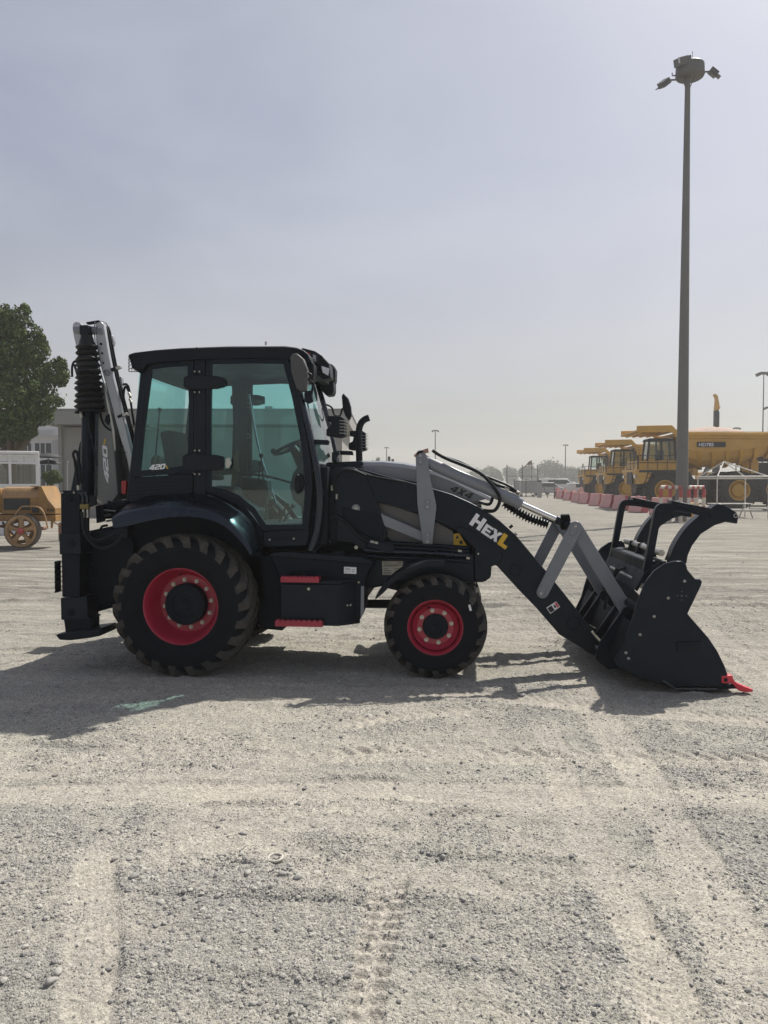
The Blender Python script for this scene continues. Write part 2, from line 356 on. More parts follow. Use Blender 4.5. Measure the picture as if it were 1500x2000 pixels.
def ground_fn(x, y):
    d = np.maximum(0.5, y+DIST)
    fade = np.clip(12.0/np.maximum(d, 12.0), 0.35, 1)*(1+0.8*sstep(7.5, 11.0, d))
    h = 0.030*(fbm(x*0.45, y*0.55, 3, 3)-0.5) + 0.016*(fbm(x*2.2, y*2.6, 3, 11)-0.5)
    rough = 0.026*(fbm(x*9, y*11, 4, 23)-0.5) + 0.016*(np.abs(vn(x*21, y*23, 41)-0.5)*2-0.5)*vn(x*3, y*3, 43)
    ridg = 0.030*np.maximum(0, vn(x*1.8, y*9.5, 57)-0.60)/0.4*np.clip(vn(x*1.1, y*1.1, 91)*1.5-0.2, 0, 1)
    dust = 0.55*sstep(0.50, 0.68, fbm(x*0.55, y*0.9, 3, 71))
    trk = np.zeros_like(x); 
    for ti, (pl, w, dp, pt, th) in enumerate(TRACKS):
        best = np.full_like(x, 1e9); ss = np.zeros_like(x); sl = np.zeros_like(x); s0 = 0
        for (ax, ay), (bx, by) in zip(pl[:-1], pl[1:]):
            L = math.hypot(bx-ax, by-ay); ux, uy = (bx-ax)/L, (by-ay)/L
            t = np.clip((x-ax)*ux+(y-ay)*uy, 0, L); ex, ey = x-(ax+ux*t), y-(ay+uy*t)
            q = np.hypot(ex, ey); m = q < best
            best = np.where(m, q, best); ss = np.where(m, s0+t, ss); sl = np.where(m, (x-ax)*(-uy)+(y-ay)*ux, sl); s0 += L
        wob = w*(0.9+0.25*vn(ss*2.1, ss*0+ti, 5))
        k = 1-sstep(wob*0.72, wob*1.1, best)
        broken = np.clip(fbm(x*1.7+ti*9, y*1.7, 2, 31)*2.6-0.75, 0, 1)*(1-sstep(0.82, 1.0, 1-ss/max(0.01, s0)*1.0))
        if ti in (0, 1): broken = np.maximum(broken, 0.55)
        if ti == 3: broken = np.maximum(broken, 0.75*(1-sstep(0.7, 1.0, 1-ss/s0)))
        k = k*(0.35+0.65*broken)
        tread = 1.5*th*np.clip(np.sin((ss+(np.abs(sl) if ti != 3 else sl*0.25)*0.7)*2*math.pi/pt)*1.6, -1, 1)*k*(np.abs(sl) > w*0.12)*(0.4+0.6*broken)
        tread = tread + 0.0022*np.sin(sl*2*math.pi/0.034)*k
        rim = 0.010*np.exp(-((best-wob*1.12)/0.035)**2)*broken
        h = h - 0.45*dp*k + tread + 0.6*rim
        trk = np.maximum(trk, k)
    rough = rough*(1-0.78*trk)
    gsp = np.zeros_like(x)
    for gx, gy, r, s in GRAVEL_SPOTS:
        gsp = np.maximum(gsp, s*np.exp(-((x-gx)**2+((y-gy)*1.2)**2)/(r*r)))
    gn = sstep(0.55, 0.70, fbm(x*1.25, y*1.6, 4, 131))
    grav = np.clip(gsp*1.2*vn(x*6, y*6, 77)*1.6 + gn*0.40, 0, 1)*(1-0.95*trk)
    dust = np.clip(np.maximum(dust, trk)*(1-0.7*gsp), 0, 1)
    h = h+(rough+ridg*(1-trk))*fade
    far = np.clip((d-60)/60, 0, 1); h = h*(1-far)
    return h, dust, grav
def _axis(lo, hi, fine, grow, end):
    a = list(np.arange(lo, hi, fine)); st = fine; p = a[-1]; up = []
    while p < end: st *= grow; p += st; up.append(p)
    st = fine; p = lo; dn = []
    while p > -end: st *= grow; p -= st; dn.append(p)
    return np.array(dn[::-1]+a+up)
gx = _axis(-4.0, 4.4, 0.0118, 1.10, 2500)
ys = [-4.7]; 
while ys[-1] < 5: ys.append(ys[-1]+(ys[-1]+DIST)*0.0036)
st = ys[-1]-ys[-2]
while ys[-1] < 2500: st *= 1.035; ys.append(ys[-1]+st)
dn = []; p = -4.7; st = 0.02
while p > -200: st *= 1.25; p -= st; dn.append(p)
gy = np.array(dn[::-1]+ys)
GX, GY = np.meshgrid(gx, gy)
gh, gd, gg = ground_fn(GX.ravel(), GY.ravel())
nx, ny = len(gx), len(gy)
co = np.stack([GX.ravel(), GY.ravel(), gh], 1).astype(np.float32)
idx = (np.arange(ny-1)[:, None]*nx+np.arange(nx-1)[None, :]).ravel()
quads = np.stack([idx, idx+1, idx+nx+1, idx+nx], 1).astype(np.int32)
def np_mesh(name, co, faces):
    me = bpy.data.meshes.new(name); k = faces.shape[1]; nf = len(faces)
    me.vertices.add(len(co)); me.vertices.foreach_set('co', co.astype(np.float32).ravel())
    me.loops.add(nf*k); me.loops.foreach_set('vertex_index', faces.astype(np.int32).ravel())
    me.polygons.add(nf); me.polygons.foreach_set('loop_start', np.arange(0, nf*k, k, dtype=np.int32)); me.polygons.foreach_set('loop_total', np.full(nf, k, dtype=np.int32))
    me.update(calc_edges=True); return me
gm = np_mesh('ground', co, quads); gm.shade_smooth()
for nm, arr in (('dust', gd), ('grav', gg)):
    a = gm.attributes.new(nm, 'FLOAT', 'POINT'); a.data.foreach_set('value', arr.astype(np.float32))
def ground_material():
    m, nt, b = _mat('yard_ground'); N, L = nt.nodes, nt.links
    def nd(t, **k):
        n = N.new('ShaderNode'+t)
        for a, v in k.items(): n.inputs[a].default_value = v
        return n
    tc = nd('TexCoord'); pos = tc.outputs['Object']
    ad = N.new('ShaderNodeAttribute'); ad.attribute_name = 'dust'; ag = N.new('ShaderNodeAttribute'); ag.attribute_name = 'grav'
    n1 = nd('TexNoise', Scale=0.35, Detail=6, Roughness=0.6); L.new(pos, n1.inputs['Vector'])
    n2 = nd('TexNoise', Scale=14, Detail=12, Roughness=0.78); L.new(pos, n2.inputs['Vector'])
    mp = nd('Mapping'); mp.inputs['Scale'].default_value = (0.5, 2.6, 1); L.new(pos, mp.inputs[0])
    n3 = nd('TexNoise', Scale=0.55, Detail=9, Roughness=0.7); L.new(mp.outputs[0], n3.inputs['Vector'])
    v1 = nd('TexVoronoi', Scale=55.0); L.new(pos, v1.inputs['Vector'])
    v2 = nd('TexVoronoi', Scale=125.0); L.new(pos, v2.inputs['Vector'])
    v3 = nd('TexVoronoi', Scale=24.0); L.new(pos, v3.inputs['Vector'])
    def mix(f, a, bb, bt='MIX'):
        x = N.new('ShaderNodeMix'); x.data_type = 'RGBA'; x.blend_type = bt
        for s, i in ((f, 0), (a, 6), (bb, 7)):
            if isinstance(s, (int, float)): x.inputs[i].default_value = s
            elif isinstance(s, tuple): x.inputs[i].default_value = (*s, 1)
            else: L.new(s, x.inputs[i])
        return x.outputs[2]
    def rng(s, a, bb, c, d):
        x = N.new('ShaderNodeMapRange'); L.new(s, x.inputs[0])
        for i, v in zip((1, 2, 3, 4), (a, bb, c, d)): x.inputs[i].default_value = v
        return x.outputs[0]
    def mth(op, a, bb):
        x = N.new('ShaderNodeMath'); x.operation = op
        for s, i in ((a, 0), (bb, 1)):
            if isinstance(s, (int, float)): x.inputs[i].default_value = s
            else: L.new(s, x.inputs[i])
        return x.outputs[0]
    base = mix(rng(n1.outputs[0], .35, .65, 0, 1), (0.452, 0.427, 0.360), (0.418, 0.402, 0.346))
    base = mix(rng(n3.outputs[0], .38, .68, 0, .75), base, (0.255, 0.25, 0.23))
    base = mix(mth('MULTIPLY', ad.outputs['Fac'], 0.62), base, (0.405, 0.366, 0.314))
    gcol = mix(v1.outputs['Color'], (0.27, 0.262, 0.244), (0.47, 0.448, 0.400))
    base = mix(mth('MULTIPLY', ag.outputs['Fac'], 0.65), base, gcol)
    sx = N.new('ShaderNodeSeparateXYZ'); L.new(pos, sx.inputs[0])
    farf = rng(sx.outputs[1], -2.0, 6.0, 0, 1)      # shade of rough backlit ground put into the far colour, plus dark streaks
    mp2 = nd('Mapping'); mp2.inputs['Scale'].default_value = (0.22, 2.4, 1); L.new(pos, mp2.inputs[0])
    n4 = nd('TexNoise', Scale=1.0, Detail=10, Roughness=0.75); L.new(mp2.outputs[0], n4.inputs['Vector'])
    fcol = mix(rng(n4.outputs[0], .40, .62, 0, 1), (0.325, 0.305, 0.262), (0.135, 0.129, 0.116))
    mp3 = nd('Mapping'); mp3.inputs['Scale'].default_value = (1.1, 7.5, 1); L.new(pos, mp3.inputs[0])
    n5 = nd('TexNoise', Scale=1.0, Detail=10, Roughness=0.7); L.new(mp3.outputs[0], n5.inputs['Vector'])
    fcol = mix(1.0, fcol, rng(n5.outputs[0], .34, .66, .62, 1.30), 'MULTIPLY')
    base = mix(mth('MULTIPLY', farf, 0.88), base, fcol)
    sep = N.new('ShaderNodeSeparateColor'); L.new(v2.outputs['Color'], sep.inputs[0])
    spk = rng(sep.outputs[0], 0, 1, 0.66, 1.26)
    base = mix(1.0, base, spk, 'MULTIPLY')
    base = mix(1.0, base, rng(n2.outputs[0], .3, .7, .76, 1.22), 'MULTIPLY')
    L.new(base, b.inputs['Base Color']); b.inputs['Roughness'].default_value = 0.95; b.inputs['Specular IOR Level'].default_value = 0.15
    # fine relief: grit, small stones
    hgt = mth('ADD', mth('MULTIPLY', n2.outputs[0], 0.016), mth('MULTIPLY', rng(v1.outputs['Distance'], 0, .6, 1, 0), 0.0055))
    hgt = mth('ADD', hgt, mth('MULTIPLY', rng(v2.outputs['Distance'], 0, .6, 1, 0), 0.004))
    st3 = mth('MULTIPLY', rng(v3.outputs['Distance'], 0, .45, 1, 0), rng(ag.outputs['Fac'], 0.1, .8, 0.1, 1.0))
    hgt = mth('ADD', hgt, mth('MULTIPLY', st3, 0.010))
    hgt = mth('MULTIPLY', hgt, rng(ad.outputs['Fac'], 0.2, 1.0, 1.0, 0.42))
    bp = nd('Bump', Strength=0.9, Distance=1.0); L.new(hgt, bp.inputs['Height']); L.new(bp.outputs[0], b.inputs['Normal'])
    return m
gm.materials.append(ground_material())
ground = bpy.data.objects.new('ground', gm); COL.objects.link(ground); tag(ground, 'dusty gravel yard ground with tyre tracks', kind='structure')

# loose gravel: too many to count
def pebble_material():
    m, nt, b = _mat('gravel_stone'); N, L = nt.nodes, nt.links
    at_ = N.new('ShaderNodeAttribute'); at_.attribute_name = 'tone'
    r = N.new('ShaderNodeValToRGB'); e = r.color_ramp.elements
    e[0].position = 0; e[0].color = (0.23, 0.225, 0.22, 1); e[1].position = 1; e[1].color = (0.58, 0.555, 0.50, 1)
    x = e.new(0.45); x.color = (0.39, 0.375, 0.345, 1)
    L.new(at_.outputs['Fac'], r.inputs[0])
    tc = N.new('ShaderNodeTexCoord'); no = N.new('ShaderNodeTexNoise'); no.inputs['Scale'].default_value = 70; no.inputs['Detail'].default_value = 5
    L.new(tc.outputs['Object'], no.inputs['Vector'])
    mu = N.new('ShaderNodeMix'); mu.data_type = 'RGBA'; mu.blend_type = 'MULTIPLY'; mu.inputs[0].default_value = 0.5
    L.new(r.outputs[0], mu.inputs[6]); L.new(no.outputs[0], mu.inputs[7])
    L.new(mu.outputs[2], b.inputs['Base Color']); b.inputs['Roughness'].default_value = 0.9
    bp = N.new('ShaderNodeBump'); bp.inputs['Strength'].default_value = 0.3; bp.inputs['Distance'].default_value = 0.004
    L.new(no.outputs[0], bp.inputs['Height']); L.new(bp.outputs[0], b.inputs['Normal'])
    return m
PEB = pebble_material()
rng_ = np.random.default_rng(5)
def ico():
    t = (1+5**.5)/2
    v = np.array([(-1, t, 0), (1, t, 0), (-1, -t, 0), (1, -t, 0), (0, -1, t), (0, 1, t), (0, -1, -t), (0, 1, -t), (t, 0, -1), (t, 0, 1), (-t, 0, -1), (-t, 0, 1)], float)
    v /= np.linalg.norm(v[0])
    f = np.array([(0, 11, 5), (0, 5, 1), (0, 1, 7), (0, 7, 10), (0, 10, 11), (1, 5, 9), (5, 11, 4), (11, 10, 2), (10, 7, 6), (7, 1, 8), (3, 9, 4), (3, 4, 2), (3, 2, 6), (3, 6, 8), (3, 8, 9), (4, 9, 5), (2, 4, 11), (6, 2, 10), (8, 6, 7), (9, 8, 1)])
    return v, f
def octa():
    v = np.array([(1, 0, 0), (-1, 0, 0), (0, 1, 0), (0, -1, 0), (0, 0, 1), (0, 0, -1)], float)
    f = np.array([(0, 2, 4), (2, 1, 4), (1, 3, 4), (3, 0, 4), (2, 0, 5), (1, 2, 5), (3, 1, 5), (0, 3, 5)])
    return v, f
def scatter(n, dlo, dhi, pw):
    u = rng_.random(n); d = (dlo**pw+u*(dhi**pw-dlo**pw))**(1/pw)
    lat = (rng_.random(n)*2-1)*(d*0.56+0.3)
    x = lat*RT.x+d*FH.x; y = lat*RT.y+d*FH.y-DIST
    return x, y
def pebbles(n, shape, smin, smax, dlo, dhi, pw, base):
    x, y = scatter(n, dlo, dhi, pw); h, du, g = ground_fn(x, y)
    keep = rng_.random(n) < np.clip(g*1.15+base*(1-du*0.93), 0, 1)
    x, y, h, g = x[keep], y[keep], h[keep], g[keep]; n = len(x)
    v0, f0 = shape; k = len(v0)
    s = smin*np.exp(rng_.random(n)**2.2*math.log(smax/smin))
    sc = np.stack([s*(0.8+.6*rng_.random(n)), s*(0.8+.6*rng_.random(n)), s*(0.45+.4*rng_.random(n))], 1)
    a = rng_.random(n)*6.283; V = v0[None]*(1+0.30*(rng_.random((n, k, 1))-.5))*sc[:, None, :]
    tx = (rng_.random((n, 1))-.5)*.7
    X = V[..., 0]*np.cos(a)[:, None]-V[..., 1]*np.sin(a)[:, None]; Y = V[..., 0]*np.sin(a)[:, None]+V[..., 1]*np.cos(a)[:, None]; Z = V[..., 2]+X*tx*0.5
    V = np.stack([X+x[:, None], Y+y[:, None], Z+(h+sc[:, 2]*0.25)[:, None]], 2).reshape(-1, 3)
    Fc = (f0[None]+(np.arange(n)*k)[:, None, None]).reshape(-1, 3)
    tone = np.repeat(np.clip(rng_.random(n)*0.9+0.05, 0, 1), k)
    return V, Fc, tone
sets = [pebbles(330000, octa(), .0024, .0068, 2.3, 8.0, 1.2, .17), pebbles(42000, ico(), .0045, .0135, 2.3, 10, 1.3, .09), pebbles(20000, octa(), .008, .018, 6, 22, 1.3, .035)]
o_ = 0; VV = []; FF = []; TT = []
for V, Fc, t in sets: VV.append(V); FF.append(Fc+o_); TT.append(t); o_ += len(V)
pm = np_mesh('gravel', np.concatenate(VV), np.concatenate(FF)); pm.materials.append(PEB); pm.shade_flat()
a_ = pm.attributes.new('tone', 'FLOAT', 'POINT'); a_.data.foreach_set('value', np.concatenate(TT).astype(np.float32))
gr = bpy.data.objects.new('gravel', pm); COL.objects.link(gr); tag(gr, 'loose grey gravel scattered over the yard', 'gravel', kind='stuff')
# single larger stones lying where the photograph shows them: (px, py, width in px, tone)
def zat(x, y):
    h, _, _ = ground_fn(np.array([x]), np.array([y])); return float(h[0])
STONES = [(262, 1717, 22, .35, 'round grey stone at the left edge of the gravel clump'), (400, 1729, 16, .5, 'oval grey stone in the middle of the gravel clump'), (313, 1764, 17, .6, 'pale stone at the lower edge of the gravel clump'),
 (484, 1709, 16, .75, 'pale flat stone in the gravel clump right of the middle'), (551, 1711, 17, .5, 'grey stone just below the pale ring on the ground'), (581, 1722, 18, .35, 'dark stone at the right end of the gravel clump'),
 (361, 1758, 15, .35, 'grey stone between pale stones along the clump lower edge'), (426, 1752, 15, .6, 'small grey stone right of the clump centre'), (530, 1743, 13, .6, 'small light stone below the right part of the clump'),
 (88, 1687, 17, .3, 'dark grey stone alone at left above the wheel track'), (225, 1679, 15, .55, 'beige stone alone left of the gravel clump'), (253, 1680, 13, .4, 'grey stone just above the gravel clump'),
 (475, 1823, 14, .8, 'white angular stone alone in the foreground dust'), (100, 1924, 22, .7, 'whitish stone, left one of the bottom left pair'), (113, 1911, 20, .65, 'whitish stone, rear one of the bottom left pair'),
 (212, 1891, 14, .4, 'grey stone beside the left wheel track near the bottom'), (495, 1965, 15, .7, 'pale flat stone near the bottom edge of the picture'), (873, 1640, 12, .85, 'white stone above the tread marks in the centre'),
 (1141, 1803, 14, .8, 'white angular stone on the right of the foreground'), (1235, 1696, 14, .8, 'pale oblong stone between the two right wheel tracks'), (475, 1627, 15, .35, 'dark pair stone centre left below the smooth track'),
 (37, 1634, 14, .3, 'dark stone in the left gravel patch'), (1284, 1795, 9, .7, 'small white stone inside the right wheel track'), (1020, 1357, 14, .65, 'pale long stone beside the loader shadow')]
for i, (px, py, wpx, tn, lb) in enumerate(STONES):
    p = gnd(px, py); s = wpx/2*((p-CAM).dot(_fw))/F
    rs = random.Random(i); v0, f0 = ico(); bm = bmesh.new()
    bmesh.ops.create_icosphere(bm, subdivisions=2, radius=1)
    for v in bm.verts:
        q = v.co.copy(); k = 1+0.22*math.sin(q.x*2.3+i)*math.cos(q.y*2.9+i*1.7)+0.12*math.sin(q.z*5+i*.6+q.x*3)
        v.co = Vector((q.x*k*s*(1+.2*rs.random()), q.y*k*s*(.65+.3*rs.random()*0+.15), q.z*k*s*.55))
    me = bpy.data.meshes.new('stone'); bm.to_mesh(me); bm.free(); me.shade_smooth(); me.materials.append(PEB)
    a_ = me.attributes.new('tone', 'FLOAT', 'POINT'); a_.data.foreach_set('value', np.full(len(me.vertices), tn, np.float32))
    ob = bpy.data.objects.new('stone', me); COL.objects.link(ob); ob.location = (p.x, p.y, zat(p.x, p.y)+s*.22); ob.rotation_euler = (0, 0, rs.random()*6)
    tag(ob, lb, 'stone', 'larger stones lying in the foreground')
p = gnd(538, 1677)
setoff((p.x, p.y, zat(p.x, p.y)+.004))
rg = MB(); pr = [(math.cos(a)*.006, math.sin(a)*.006) for a in np.linspace(0, 2*math.pi, 9)]
rg.lathe([(z, (.034+r)) for r, z in pr], OFF, 32, 'Z'); ob = rg.build('ring', mat('pale_ring_plastic', (0.50, 0.47, 0.40), .6, var=.15, scale=30), None)
ob.rotation_euler = (R(4), R(-3), 0); tag(ob, 'pale round ring lying flat on the gravel', 'ring')
# ================================================================ BACKHOE LOADER
YC = 1.10
base = at(560, 1320, YC); base.z = 0
setoff(base)
BH = tag(empty('backhoe_loader', base), 'black and grey backhoe loader with red wheel rims and grapple bucket', 'backhoe loader')
def part(name, parent=None): return empty(name, (0, 0, 0), parent or BH)

# ---- wheels
def make_wheel(name, cpx, cpy, Y0, Rout, W_, rim_r, rim_y, disc_y, hub_r, hub_y, bolt_r, nb, nl, lug_h, twist, flip=False):
    c = at(cpx, cpy, Y0+rim_y); c = Vector((c.x, Y0, Rout-0.012))
    w = part(name); Rt = Rout-lug_h; sh = W_/2
    side = [(rim_y+.035, rim_r-.012), (rim_y-.005, rim_r+.004), (.020, rim_r+(Rt-rim_r)*.22), (.004, rim_r+(Rt-rim_r)*.48), (.006, rim_r+(Rt-rim_r)*.66), (.030, rim_r+(Rt-rim_r)*.84), (.062, Rt-.022), (.10, Rt-.008)]
    prof = side+[(sh, Rt)]+[(W_-y, r) for y, r in side[::-1]]
    b = MB()
    b.lathe(prof, c, 72)
    for fr_, hw_ in ((.20, .007), (.60, .009)):      # raised rings on the sidewall
        rr0 = rim_r+(Rt-rim_r)*fr_; yy0 = .022 if fr_ < .3 else .006
        b.lathe([(yy0+.004, rr0-hw_), (yy0-.005, rr0-hw_*.6), (yy0-.005, rr0+hw_*.6), (yy0+.004, rr0+hw_)], c, 72)
    tyre = b.build('tyre', RUBBER, w, ang=50)
    b = MB()
    def pr(y):
        q = y if y <= sh else W_-y
        for (y0, r0), (y1, r1) in zip(side[3:], side[4:]+[(sh, Rt)]):
            if y0 <= q <= y1+1e-9: return r0+(r1-r0)*(q-y0)/max(1e-6, y1-y0)
        return Rt
    for s in (0, 1):
        for i in range(nl):
            a0 = 2*math.pi*(i+0.5*s)/nl; rows = []
            ts = [(.012, .0), (.035, .10), (.07, .22), (.11, .36), (W_*.40, .72), (W_*.54, 1.0)]
            for y, t in ts:
                yy = y if s == 0 else W_-y
                rb = pr(y)-.012; rt = Rout-(0.034 if y < .02 else .018 if y < .05 else .006 if y < .1 else 0)
                if y < .02: rt = pr(y)+lug_h*.7
                hw = (.5*math.pi/nl)*(.88 if t < .5 else .70); am = a0+twist*t*(1 if not flip else -1)
                row = []
                for (da, rr) in ((-hw*1.12, rb), (-hw*.86, rt), (hw*.86, rt), (hw*1.12, rb)):
                    a = am+da; row.append(c+Vector((math.cos(a)*rr, yy, math.sin(a)*rr)))
                rows.append(row)
            n0 = len(b.v); b.loft(rows); k = len(rows)
            b.f += [(n0, n0+1, n0+2, n0+3), (n0+4*k-4, n0+4*k-3, n0+4*k-2, n0+4*k-1)]
    b.build('tread', LUGM, w, ang=30)
    b = MB().lathe([(rim_y+.06, rim_r-.03), (rim_y+.012, rim_r-.016), (rim_y-.004, rim_r-.002), (rim_y-.004, rim_r+.008), (rim_y+.010, rim_r+.006)][::-1] + [(rim_y+.03, rim_r-.02), (rim_y+.06, rim_r-.030), (disc_y-.05, rim_r-.045), (disc_y-.02, rim_r-.065), (disc_y, rim_r-.085), (disc_y, hub_r*.9)], c, 64)
    b.build('rim', RED, w, ang=30)
    b = MB().lathe([(disc_y+.01, hub_r), (hub_y+.02, hub_r), (hub_y+.006, hub_r-.006), (hub_y, hub_r-.02), (hub_y, hub_r*.62), (hub_y+.008, hub_r*.60), (hub_y+.008, hub_r*.25), (hub_y+.002, hub_r*.22), (hub_y+.002, .001)], c, 48)
    b.build('hub', BLACKM, w, ang=25)
    bm_ = MB().cyl((0, -.018, 0), (0, .004, 0), .0135, 6).cyl((0, -.030, 0), (0, -.016, 0), .007, 8).cyl((0, -.006, 0), (0, .004, 0), .020, 12).mesh('wheel_bolt', STEEL, off=(0, 0, 0))
    for i in range(nb):
        a = 2*math.pi*(i+.25)/nb
        inst(bm_, 'wheel_bolt', w, c+Vector((math.cos(a)*bolt_r, disc_y-.002, math.sin(a)*bolt_r))-OFF)
    vv = MB().cyl(c+Vector((-.08, disc_y-.01, rim_r-.075)), c+Vector((-.05, disc_y-.05, rim_r-.07)), .008, 8); vv.build('valve', PLASTIC, w)
    return w, c
rw, rc = make_wheel('rear_wheel', 352.5, 1187, 0.0, .664, .44, .352, .045, .250, .195, .150, .226, 12, 22, .030, .42)
fw, fc = make_wheel('front_wheel', 850, 1225, .17, .478, .32, .252, .035, .105, .118, .075, .150, 8, 20, .023, .40)
def far_wheel(src, w_):
    d = dup(src, BH); d.scale = (1, -1, 1); d.location = (0, 2*(YC-OFF.y), 0)
far_wheel(rw, 0); far_wheel(fw, 0)
b = MB().box(at(918, 1187, .168)+Vector((0, -.0, 0)), (.02, .004, .055), Euler((0, R(-14), 0)).to_matrix()); b.build('tyre_label', WHITE, fw)

# ---- chassis, axles
ch = part('chassis')
b = MB()
b.prism(P([(440, 1060), (640, 1055), (900, 1062), (948, 1075), (952, 1128), (905, 1136), (800, 1135), (720, 1150), (560, 1170), (440, 1180)], .80), (0, .62, 0))
b.build('frame_rail', BLACKM, ch, .01)
b = MB().cyl((rc.x, .3, rc.z), (rc.x, 1.9, rc.z), .13, 20).cyl((rc.x, .9, rc.z), (rc.x, 1.3, rc.z), .24, 20, .22).build('rear_axle', BLACKM, ch)
b = MB().cyl((fc.x, .42, fc.z), (fc.x, 1.78, fc.z), .085, 16).cyl((fc.x, .95, fc.z), (fc.x, 1.25, fc.z), .17, 18, .15).box((fc.x, YC, fc.z+.14), (.22, .5, .2)).build('front_axle', BLACKM, ch)
MB().cyl(at(560, 1178, YC), at(850, 1180, YC), .045, 12).build('drive_shaft', BLACKM, ch)
plate('axle_cradle', [(735, 1095), (928, 1090), (930, 1135), (905, 1150), (800, 1160), (760, 1150), (735, 1140)], .66, .88, BLACKM, ch, .01)
plate('side_plate', [(716, 1093), (900, 1085), (940, 1080), (960, 1096), (958, 1128), (944, 1137), (880, 1139), (770, 1135), (716, 1150)], .58, .03, BLACK, ch, .008)
plate('front_weight', [(925, 1060), (961, 1095), (959, 1128), (948, 1136), (925, 1136)], .56, 1.08, BLACK, ch, .02)
plate('belly_plate', [(480, 1085), (550, 1085), (552, 1232), (510, 1228), (495, 1190)], .46, 1.2, BLACKM, ch, .01)
plate('transmission', [(500, 1130), (720, 1120), (718, 1165), (690, 1205), (540, 1225), (500, 1215)], .70, .8, BLACKM, ch, .02)
for (x, y) in ((731, 1098), (716, 1136)):
    p = at(x, y, .58); MB().cyl(p+Vector((0, -.025, 0)), p, .021, 14).cyl(p+Vector((0, -.032, 0)), p+Vector((0, -.02, 0)), .012, 10).build('bolt', BLACKM, ch)
# hydraulic pipe runs along the frame (below the hood)
for k, (y0, y1, r) in enumerate(((1058, 1070, .014), (1066, 1077, .016), (1075, 1085, .024), (1086, 1096, .02))):
    MB().cyl(at(712, y0, .50), at(916, y1, .50), r, 10).build('pipe', BLACK if k != 2 else GLOSSB, ch)
plate('pipe_bracket', link_pts(727, 1062, 762, 1072, 9, 9), .47, .03, BLACK, ch, .005)
for (x, y) in ((727, 1058), (735, 1060), (898, 1076), (914, 1090)):
    p = at(x, y, .47); MB().box(p, (.035, .03, .022), Euler((0, R(12), 0)).to_matrix()).build('pipe_fitting', STEEL, ch, .003)
plate('name_plate', [(746, 1096), (787, 1096), (787, 1123), (747, 1123)], .574, .004, CREAM, BH, .001)
lb = MB()
for k, (x0, x1, y) in enumerate(((749, 760, 1099), (777, 785, 1098.5), (749, 784, 1103), (749, 775, 1105), (749, 757, 1110), (770, 784, 1110), (749, 764, 1114), (770, 784, 1114), (749, 765, 1118), (772, 784, 1118), (749, 770, 1120.5))):
    lb.prism(P([(x0, y), (x1, y), (x1, y+.9), (x0, y+.9)], .5725), (0, .001, 0))
lb.build('plate_printing', INK, BH)

# ---- tanks, box, steps (near side)
tk = part('side_tank')
plate('tank_body', [(527, 1083), (722, 1098), (729, 1100), (717, 1122), (712, 1150), (712, 1185), (703, 1210), (560, 1218), (548, 1190), (546, 1130), (537, 1108)], .33, .30, BLACKM, tk, .012)
plate('tank_top', [(527, 1081), (560, 1078), (712, 1090), (727, 1098), (722, 1101), (527, 1086)], .30, .34, BLACK, tk, .006)
a, b2, c2 = at(548, 1140, .20), at(662, 1142, .20), at(704, 1150, .36)
zt, zb = a.z, at(600, 1222, .20).z
MB().prism([(a.x, .20, zt), (b2.x, .20, zt), (c2.x, .36, zt), (a.x, .36, zt)], (0, 0, zb-zt)).build('tool_box', BLACK, tk, .008)
MB().prism([(a.x-.004, .195, zt+.002), (b2.x+.01, .195, zt+.002), (c2.x, .36, zt+.002), (a.x-.004, .36, zt+.002)], (0, 0, .03)).build('tool_box_lid', BLACK, tk, .006)
p = at(603, 1150, .20); MB().cyl(p+Vector((0, -.012, 0)), p, .014, 12).build('lock', STEEL, tk)
for q in ((679, 1182), (685, 1181.5), (701, 1137)):
    p = at(*q, .27 if q[0] < 690 else .32); MB().cyl(p+Vector((0, -.02, 0)), p+Vector((0, .02, 0)), .008, 8).build('bolt', STEEL, tk)
plate('guard_strip', [(705, 1145), (711, 1145), (711, 1195), (704, 1210)], .31, .02, GREY, tk, .003)
def step(x0, x1, y0, y1, Y):
    A, B = at(x0, y0, Y), at(x1, y1, Y); Lx = B.x-A.x; h = A.z-B.z
    m = MB().box(((A.x+B.x)/2, Y+.004, B.z+h*.42), (Lx, .008, h*.84))
    n = 9
    for i in range(n):
        x = A.x+Lx*(i+.5)/n; m.box((x, Y+.004, A.z-h*.08), (Lx/n*.55, .007, h*.3))
    for j in range(3):
        m.box(((A.x+B.x)/2, Y+.04+.04*j, A.z-h*.35), (Lx*.98, .010, h*.4))
    for x in (A.x+.006, B.x-.006): m.box((x, Y+.066, B.z+h*.40), (.008, .12, h*.7))
    return m
step(548, 623, 1126, 1138, .155).build('step', RED, tk)
step(537, 630, 1211, 1225, .125).build('step', RED, tk)
m = MB()
for j in range(3):
    for i in range(16): m.box(at(566+i*4.6, 1122, .23)+Vector((0, .03*j, .004)), (.012, .006, .03))
m.build('step_tread', BLACKM, tk)
MB().box(at(583, 1222, .2)+Vector((0, .06, 0)), (.28, .05, .03)).box(at(583, 1135, .2)+Vector((0, .04, -.01)), (.3, .1, .02)).build('step_bracket', BLACKM, tk)
for x, y, r in ((611, 1073, .05), (660, 1078, .065)):
    p = at(x, y, .42); MB().lathe([(-.06, r*.8), (-.03, r), (0, r), (.008, r*.7), (.012, .001)], p, 20, 'Z').build('filler_cap', PLASTIC, tk)
plate('tank_label', [(672, 1107), (696, 1108), (696, 1121), (671.5, 1120)], .325, .003, WHITE, tk, .001)
lb = MB()
